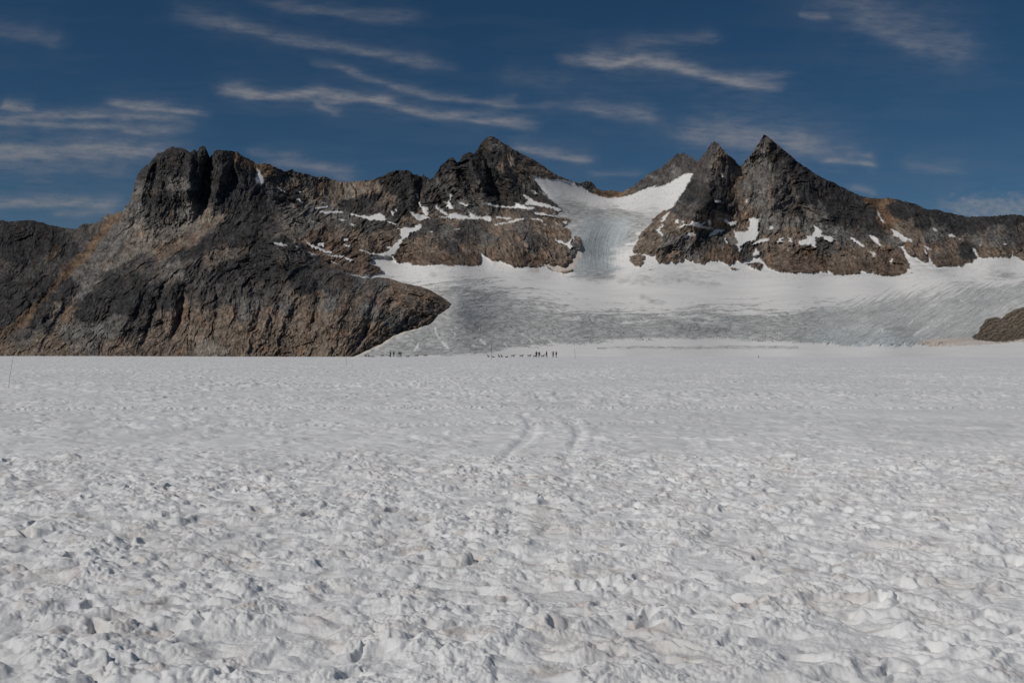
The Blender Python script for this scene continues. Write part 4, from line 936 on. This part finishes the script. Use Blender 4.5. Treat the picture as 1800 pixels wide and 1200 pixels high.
def make_person(px, D, face, jacket, trousers, label, group, armL=(.10,.02,-.28,.03,.10,-.24), armR=(.10,.02,-.28,.03,.10,-.24), stride=.12, spread=.09, lean=0.0, H=1.75, hat=None, armcol=None):
    root = bpy.data.objects.new('person', None); COL.objects.link(root)
    x = (px - 900) / FOC * D
    root.location = (x, D, ground_z(x, D) - 0.02); root.rotation_euler = (0, 0, R(face)); root.scale = (H / 1.75,) * 3
    tag(root, label, 'person', group)
    l = lean
    pts = [(0,0,.95,(.17,.13)),(0,l*.3,1.12,(.17,.13)),(0,l*.7,1.33,(.20,.145)),(0,l,1.45,(.11,.09)),(0,l+.01,1.53,(.055,.058)),(0,l+.02,1.60,(.072,.085)),(0,l+.02,1.68,(.078,.095)),(0,l+.01,1.745,(.045,.055)),(0,l+.10,1.625,(.014,.016))]
    ed = [(0,1,1),(1,2,1),(2,3,1),(3,4,2),(4,5,2),(5,6,2),(6,7,2),(5,8,2)]
    def add(p, frm, k):
        pts.append(p); ed.append((frm, len(pts) - 1, k)); return len(pts) - 1
    for s, arm, st in ((-1, armL, stride), (1, armR, -stride)):
        a = add((s*.19, l, 1.42, .068), 3, 1)
        e = add((s*(.19+arm[0]), l+arm[1], 1.42+arm[2], .058), a, 1)
        w = add((s*(.19+arm[0]+arm[3]), l+arm[1]+arm[4], 1.42+arm[2]+arm[5], .044), e, 1)
        fx, fy, fz = s*arm[3], arm[4], arm[5]; n = math.sqrt(fx*fx+fy*fy+fz*fz) + 1e-6; fx /= n; fy /= n; fz /= n
        bx, by, bz = pts[w][:3]
        pm = add((bx+fx*.05, by+fy*.05, bz+fz*.05, (.038,.022)), w, 2)
        for q in range(4):
            o_ = (q - 1.5) * .021; L = (.060, .072, .068, .052)[q]
            k1 = add((bx+fx*.095, by+fy*.095+o_, bz+fz*.095, .010), pm, 2)
            add((bx+fx*(.095+L)-s*.02, by+fy*(.095+L)+o_, bz+fz*(.095+L), .008), k1, 2)
        t1 = add((bx+fx*.05, by+fy*.05+.045, bz+fz*.05, .011), pm, 2); add((bx+fx*.085, by+fy*.085+.060, bz+fz*.085, .009), t1, 2)
        h = add((s*spread, 0, .86, .115), 0, 0)
        kn = add((s*(spread+.015), st*.55+.03, .48, .084), h, 0)
        an = add((s*(spread+.03), st, .09, .062), kn, 0)
        he = add((s*(spread+.03), st, .05, .05), an, 3)
        add((s*(spread+.05), st+.17, .04, .038), he, 3)
    body = skinned('body', pts, ed, [trousers, jacket, SKIN, BOOT], None, root)
    import bmesh
    bm = bmesh.new(); bmesh.ops.create_uvsphere(bm, u_segments=14, v_segments=10, radius=1)
    for v in list(bm.verts):
        if v.co.z < -0.25 and v.co.y > -0.1: bm.verts.remove(v)
    for v in bm.verts: v.co = (v.co.x*.098, v.co.y*.115 + l - .005, v.co.z*.10 + 1.70)
    me = bpy.data.meshes.new('hat' if hat else 'hair'); bm.to_mesh(me); bm.free(); me.materials.append(hat or HAIR)
    for p in me.polygons: p.use_smooth = True
    o = bpy.data.objects.new('hat' if hat else 'hair', me); COL.objects.link(o); o.parent = root
    return root

def make_dog(px, D, face, fur, label, group, pose='stand', legs=None, L=1.0, look=0.0):
    root = bpy.data.objects.new('sled_dog', None); COL.objects.link(root)
    x = (px - 900) / FOC * D
    root.location = (x, D, ground_z(x, D) - 0.02); root.rotation_euler = (0, 0, R(face)); root.scale = (L, L, L)
    tag(root, label, 'dog', group)
    legs = legs or fur
    # local +x is forwards
    if pose == 'stand':
        pts = [(-.30,0,.50,(.095,.11)),(-.05,0,.47,(.10,.12)),(.20,0,.49,(.125,.15)),(.36,0,.60,(.075,.085)),(.46,0,.70,(.075,.085)),(.56,0,.68,(.045,.045)),(.65,0,.66,(.03,.028))]
        fl, hl = (.24, .46), (-.32, .48)
    elif pose == 'sit':
        pts = [(-.22,0,.20,(.13,.13)),(-.08,0,.36,(.12,.12)),(.06,0,.52,(.12,.13)),(.14,0,.66,(.075,.08)),(.20,0,.77,(.075,.08)),(.30,0,.76,(.045,.045)),(.38,0,.74,(.03,.028))]
        fl, hl = (.08, .46), (-.22, .20)
    else:
        pts = [(-.32,0,.16,(.12,.12)),(-.05,0,.17,(.12,.13)),(.20,0,.18,(.12,.14)),(.34,0,.26,(.075,.08)),(.43,0,.33,(.07,.075)),(.52,0,.30,(.045,.045)),(.60,0,.28,(.03,.028))]
        fl, hl = (.22, .12), (-.30, .12)
    ed = [(0,1,0),(1,2,0),(2,3,0),(3,4,0),(4,5,0),(5,6,0)]
    def add(p, frm, k=0):
        pts.append(p); ed.append((frm, len(pts) - 1, k)); return len(pts) - 1
    hx, hy, hz = pts[4][:3]
    for s in (-1, 1):
        a = add((hx-.01, s*.045, hz+.07, .026), 4); add((hx-.02, s*.055, hz+.125, .008), a)
        if pose == 'stand':
            a = add((fl[0], s*.07, .36, .05), 2); b = add((fl[0]+.02+s*.03, s*.075, .20, .028), a, 1); c = add((fl[0]+.01+s*.05, s*.075, .04, .024), b, 1); add((fl[0]+.05+s*.05, s*.075, .025, .025), c, 1)
            a = add((hl[0]+.06, s*.07, .34, .058), 0); b = add((hl[0]-.07, s*.075, .22, .028), a, 1); c = add((hl[0]-.03+s*.04, s*.075, .05, .022), b, 1); add((hl[0]+.02+s*.04, s*.075, .025, .025), c, 1)
        elif pose == 'sit':
            a = add((fl[0]+.05, s*.07, .34, .045), 2); b = add((fl[0]+.08, s*.075, .18, .028), a, 1); c = add((fl[0]+.08, s*.075, .04, .024), b, 1); add((fl[0]+.13, s*.075, .025, .025), c, 1)
            a = add((hl[0]+.16, s*.12, .20, .06), 0); b = add((hl[0]+.06, s*.13, .06, .03), a, 1); add((hl[0]+.22, s*.13, .03, .028), b, 1)
        else:
            a = add((fl[0]+.10, s*.08, .08, .035), 2); add((fl[0]+.30, s*.08, .035, .025), a, 1)
            a = add((hl[0]+.10, s*.13, .10, .05), 0); b = add((hl[0]-.02, s*.15, .05, .028), a, 1); add((hl[0]+.14, s*.15, .03, .026), b, 1)
    tx, ty, tz = pts[0][:3]
    up = {'stand': .16, 'sit': -.08, 'lie': -.06}[pose]
    a = add((tx-.12, 0, tz+up*.4+.02, .035), 0); b = add((tx-.22, 0, max(.05, tz+up), .038), a); add((tx-.26, .02, max(.05, tz+up*1.5), .018), b)
    skinned('body', pts, ed, [fur, legs], None, root)
    return root

# ---- people
G1, G2, G3 = 'people standing by the right dog team', 'people standing by the left dog team', 'people beyond the crest of the snow'
K = CLOTH
make_person(943, 272, 190, K['maroon'], K['brown'], 'person in maroon jacket standing behind a dog, leftmost of the five by the right team', G1, armL=(.12,.05,-.22,-.06,.16,-.02), H=1.80)
make_person(947.8, 271, 20, K['black'], K['black'], 'person all in black with legs apart, right behind the maroon jacket', G1, spread=.13, stride=.10, armL=(.13,.02,-.25,.05,.05,-.22), H=1.68)
make_person(961, 272, 60, K['tan'], K['brown'], 'slim person in tan jacket standing alone between the last dog and the pair', G1, armR=(.05,.08,-.26,.0,.18,.10), H=1.83, hat=K['grey'])
make_person(972.3, 272, 175, K['black'], K['grey'], 'person in black jacket and grey trousers holding both arms straight out', G1, armL=(.29,0,.0,.25,.03,.0), armR=(.27,0,-.02,.22,.03,-.03), spread=.12, H=1.76, armcol=None)
make_person(977.8, 272, 120, K['maroon'], K['black'], 'person in dark jacket leaning back, rightmost of the five by the right team', G1, lean=-.05, spread=.10, stride=.15, H=1.74)
make_person(686.5, 287, 150, K['black'], K['black'], 'person in black with one arm stretched out to the left', G2, armR=(.26,.05,-.08,.24,.05,-.02), H=1.72)
make_person(692, 287, 200, K['purple'], K['navy'], 'person in dark purple jacket and navy trousers', G2, armR=(.16,.06,-.20,-.02,.14,-.10), H=1.74)
make_person(701.5, 287, 170, K['black'], K['paleblue'], 'person in black top and pale blue trousers', G2, H=1.70)
make_person(704.6, 286, 200, K['rust'], K['jeans'], 'person in rust orange jacket and blue jeans', G2, armL=(.14,.04,-.24,.0,.12,-.14), H=1.66)
make_person(451.3, 352, 180, K['black'], K['darkred'], 'person in black jacket and dark red trousers, leftmost of the three beyond the crest', G3, H=1.62)
make_person(457.4, 350, 160, K['navy'], K['navy'], 'person dressed in navy, middle of the three beyond the crest', G3, H=1.84)
make_person(465.4, 350, 190, K['black'], K['black'], 'person dressed in black with bent arm, rightmost of the three beyond the crest', G3, armL=(.14,.04,-.20,.10,.10,.12), H=1.86)

# ---- dogs
D1, D2_, D3 = 'sled dogs of the right team', 'sled dogs of the left team', 'sled dogs beyond the crest of the snow'
F = FUR
make_dog(858.3, 275, 200, F['grey'], 'grey brown dog sitting at the far left end of the right team', D1, 'sit', F['tan'])
make_dog(867.5, 274, 175, F['grey'], 'grey dog lying flat on the snow beside the thin dark pole', D1, 'lie')
make_dog(877.2, 274, 170, F['brown'], 'brown dog sitting upright, left of a sitting pair', D1, 'sit', F['tan'])
make_dog(882.0, 273, 200, F['brown'], 'brown dog sitting upright, right of a sitting pair', D1, 'sit', F['rust'])
make_dog(890.3, 273, 30, F['black'], 'black dog curled low on the snow right of the sitting pair', D1, 'lie')
make_dog(901.8, 273, 5, F['black'], 'black dog with tan legs standing, first of three evenly spaced standing dogs', D1, 'stand', F['tan'], 1.08)
make_dog(916.6, 273, -8, F['brown'], 'dark brown dog standing in the middle of the three evenly spaced dogs', D1, 'stand', F['rust'], 1.12)
make_dog(930.4, 273, 6, F['brown'], 'brown dog standing with pale legs, last of the three before the people', D1, 'stand', F['tan'], 1.08)
make_dog(940.2, 270, -6, F['black'], 'black dog standing in front of the person in maroon jacket', D1, 'stand', F['black'], 1.0)
make_dog(954.0, 271, 10, F['black'], 'black and tan dog standing between the black-clad person and the tan jacket', D1, 'stand', F['tan'], 1.05)
make_dog(643.0, 290, 190, F['grey'], 'grey brown dog sitting at the left end of the left team', D2_, 'sit', F['rust'])
make_dog(648.6, 290, 175, F['black'], 'dark dog sitting just right of the leftmost sitting dog', D2_, 'sit', F['rust'])
make_dog(655.8, 290, 180, F['grey'], 'pale grey dog lying on the snow left of a rust dog', D2_, 'lie')
make_dog(671.3, 288, 10, F['rust'], 'rust coloured dog standing alone left of the people', D2_, 'stand', F['tan'], 1.0)
make_dog(685.2, 284, 190, F['brown'], 'dark brown dog sitting at the feet of the person with outstretched arm', D2_, 'sit', F['rust'], .95)
make_dog(697.9, 287, 95, F['grey'], 'small greyish dog sitting between the two pairs of people', D2_, 'sit', F['tan'], .8)
make_dog(716.6, 287, 5, F['brown'], 'dark brown dog lying right of the people', D2_, 'lie', F['rust'], 1.05)
make_dog(732.6, 287, -5, F['black'], 'black dog standing with raised head, second from the right end of the left team', D2_, 'stand', F['rust'], 1.0)
make_dog(747.5, 287, 8, F['rust'], 'reddish brown dog standing at the right end of the left team', D2_, 'stand', F['brown'], 1.05)
make_dog(470.2, 338, 10, F['rust'], 'rust coloured dog beside the three people beyond the crest', D3, 'stand', F['rust'], 1.0)
make_dog(505.0, 338, 10, F['rust'], 'rust coloured dog alone on the crest right of the three people', D3, 'stand', F['brown'], .95)

# ---- bits of camp gear
WOOD = plain('ash_wood', (.16, .15, .15), 0.7); BAMBOO = plain('bamboo', (.33, .20, .10), 0.6, 60); POLE = plain('dark_pole', (.05, .05, .055), 0.5)
FLAG = plain('orange_tape', (.55, .10, .03), 0.6); RED = plain('red_plastic', (.45, .03, .02), 0.5)

def tube(name, path, rad, mat, parent=None, seg=8):
    vs = []; fs = []
    for i, (x, y, z) in enumerate(path):
        a = np.array(path[max(0, i - 1)]); b = np.array(path[min(len(path) - 1, i + 1)]); t = b - a; t = t / np.linalg.norm(t)
        u = np.cross(t, (0.3, 1, 0.1)); u /= np.linalg.norm(u); w = np.cross(t, u)
        r = rad[i] if isinstance(rad, (list, tuple)) else rad
        for k in range(seg):
            an = 2 * math.pi * k / seg
            vs.append(np.array((x, y, z)) + r * (u * math.cos(an) + w * math.sin(an)))
    for i in range(len(path) - 1):
        for k in range(seg):
            fs.append((i*seg+k, i*seg+(k+1) % seg, (i+1)*seg+(k+1) % seg, (i+1)*seg+k))
    n = len(vs); vs += [np.array(path[0]), np.array(path[-1])]
    for k in range(seg):
        fs.append((n, (k+1) % seg, k)); fs.append((n+1, (len(path)-1)*seg+k, (len(path)-1)*seg+(k+1) % seg))
    me = bpy.data.meshes.new(name); me.from_pydata([tuple(v) for v in vs], [], fs); me.materials.append(mat)
    for p in me.polygons: p.use_smooth = True
    o = bpy.data.objects.new(name, me); COL.objects.link(o); o.parent = parent
    return o

def make_wand(px, D, top_dx, height, mat, rad, label, flag=None):
    x = (px - 900) / FOC * D
    r = bpy.data.objects.new('marker_wand', None); COL.objects.link(r); r.location = (x, D, ground_z(x, D))
    tag(r, label, 'pole', 'thin marker poles stuck in the snow')
    tube('pole', [(0, 0, -.25), (top_dx * .3, 0, height * .35), (top_dx * .65, .01, height * .7), (top_dx, 0, height)], [rad, rad, rad * .9, rad * .7], mat, r)
    if flag:
        me = bpy.data.meshes.new('flag')
        vs = []; fs = []
        for i in range(7):
            for j in range(3):
                for k_ in (0, 1):
                    vs.append((top_dx - (i / 6) * .26, .02 * math.sin(i * 1.1) + k_ * .003, height - .03 - j * .05 - .01 * i))
        for i in range(6):
            for j in range(2):
                a = (i*3+j)*2; b = ((i+1)*3+j)*2
                fs += [(a, b, b+2, a+2), (a+1, a+3, b+3, b+1)]
        me.from_pydata(vs, [], fs); me.materials.append(flag)
        o = bpy.data.objects.new('flag', me); COL.objects.link(o); o.parent = r
    return r
make_wand(609.8, 116, -.20, 1.65, BAMBOO, .018, 'leaning brown bamboo pole in front of the brown knoll, left of the left team')
make_wand(14.5, 49, .25, 1.62, BAMBOO, .009, 'leaning thin brown pole at the far left edge of the snowfield')
make_wand(864.3, 205, -.05, 3.15, POLE, .030, 'tall thin dark pole near the dog lying flat')
make_wand(1011.5, 222, -.25, 2.2, POLE, .028, 'thin dark pole standing right of all the people')
# small red marker
D = 265.0; x = (1333.5 - 900) / FOC * D
r = bpy.data.objects.new('trail_marker', None); COL.objects.link(r); r.location = (x, D, ground_z(x, D))
tag(r, 'small red marker standing alone on the snow far right of the people', 'marker')
tube('base', [(0, 0, -.05), (0, 0, .03)], [.13, .13], RED, r, 14)
tube('cone', [(0, 0, .03), (0, 0, .3), (0, 0, .5)], [.11, .09, .05], RED, r, 14)
# sled
D = 284.0; x = (702.6 - 900) / FOC * D
r = bpy.data.objects.new('dog_sled', None); COL.objects.link(r); r.location = (x, D, ground_z(x, D)); r.rotation_euler = (0, 0, R(8))
tag(r, 'low grey wooden sled on the snow in front of the two people in blue trousers', 'sled')
for s in (-1, 1):
    tube('runner', [(-.75, s*.25, .03), (.3, s*.25, .03), (.6, s*.25, .10), (.72, s*.25, .26)], .02, WOOD, r)
    for q in (-.4, .0, .35):
        tube('stanchion', [(q, s*.25, .04), (q, s*.22, .22)], .015, WOOD, r)
for q in range(5):
    tube('slat', [(-.55, -.2 + q*.1, .23), (.5, -.2 + q*.1, .23)], .018, WOOD, r)
tube('brush_bow', [(.62, -.25, .22), (.82, -.12, .25), (.86, 0, .26), (.82, .12, .25), (.62, .25, .22)], .02, WOOD, r)
tube('handlebar', [(-.5, -.22, .23), (-.68, -.2, .55), (-.72, 0, .62), (-.68, .2, .55), (-.5, .22, .23)], .017, WOOD, r)
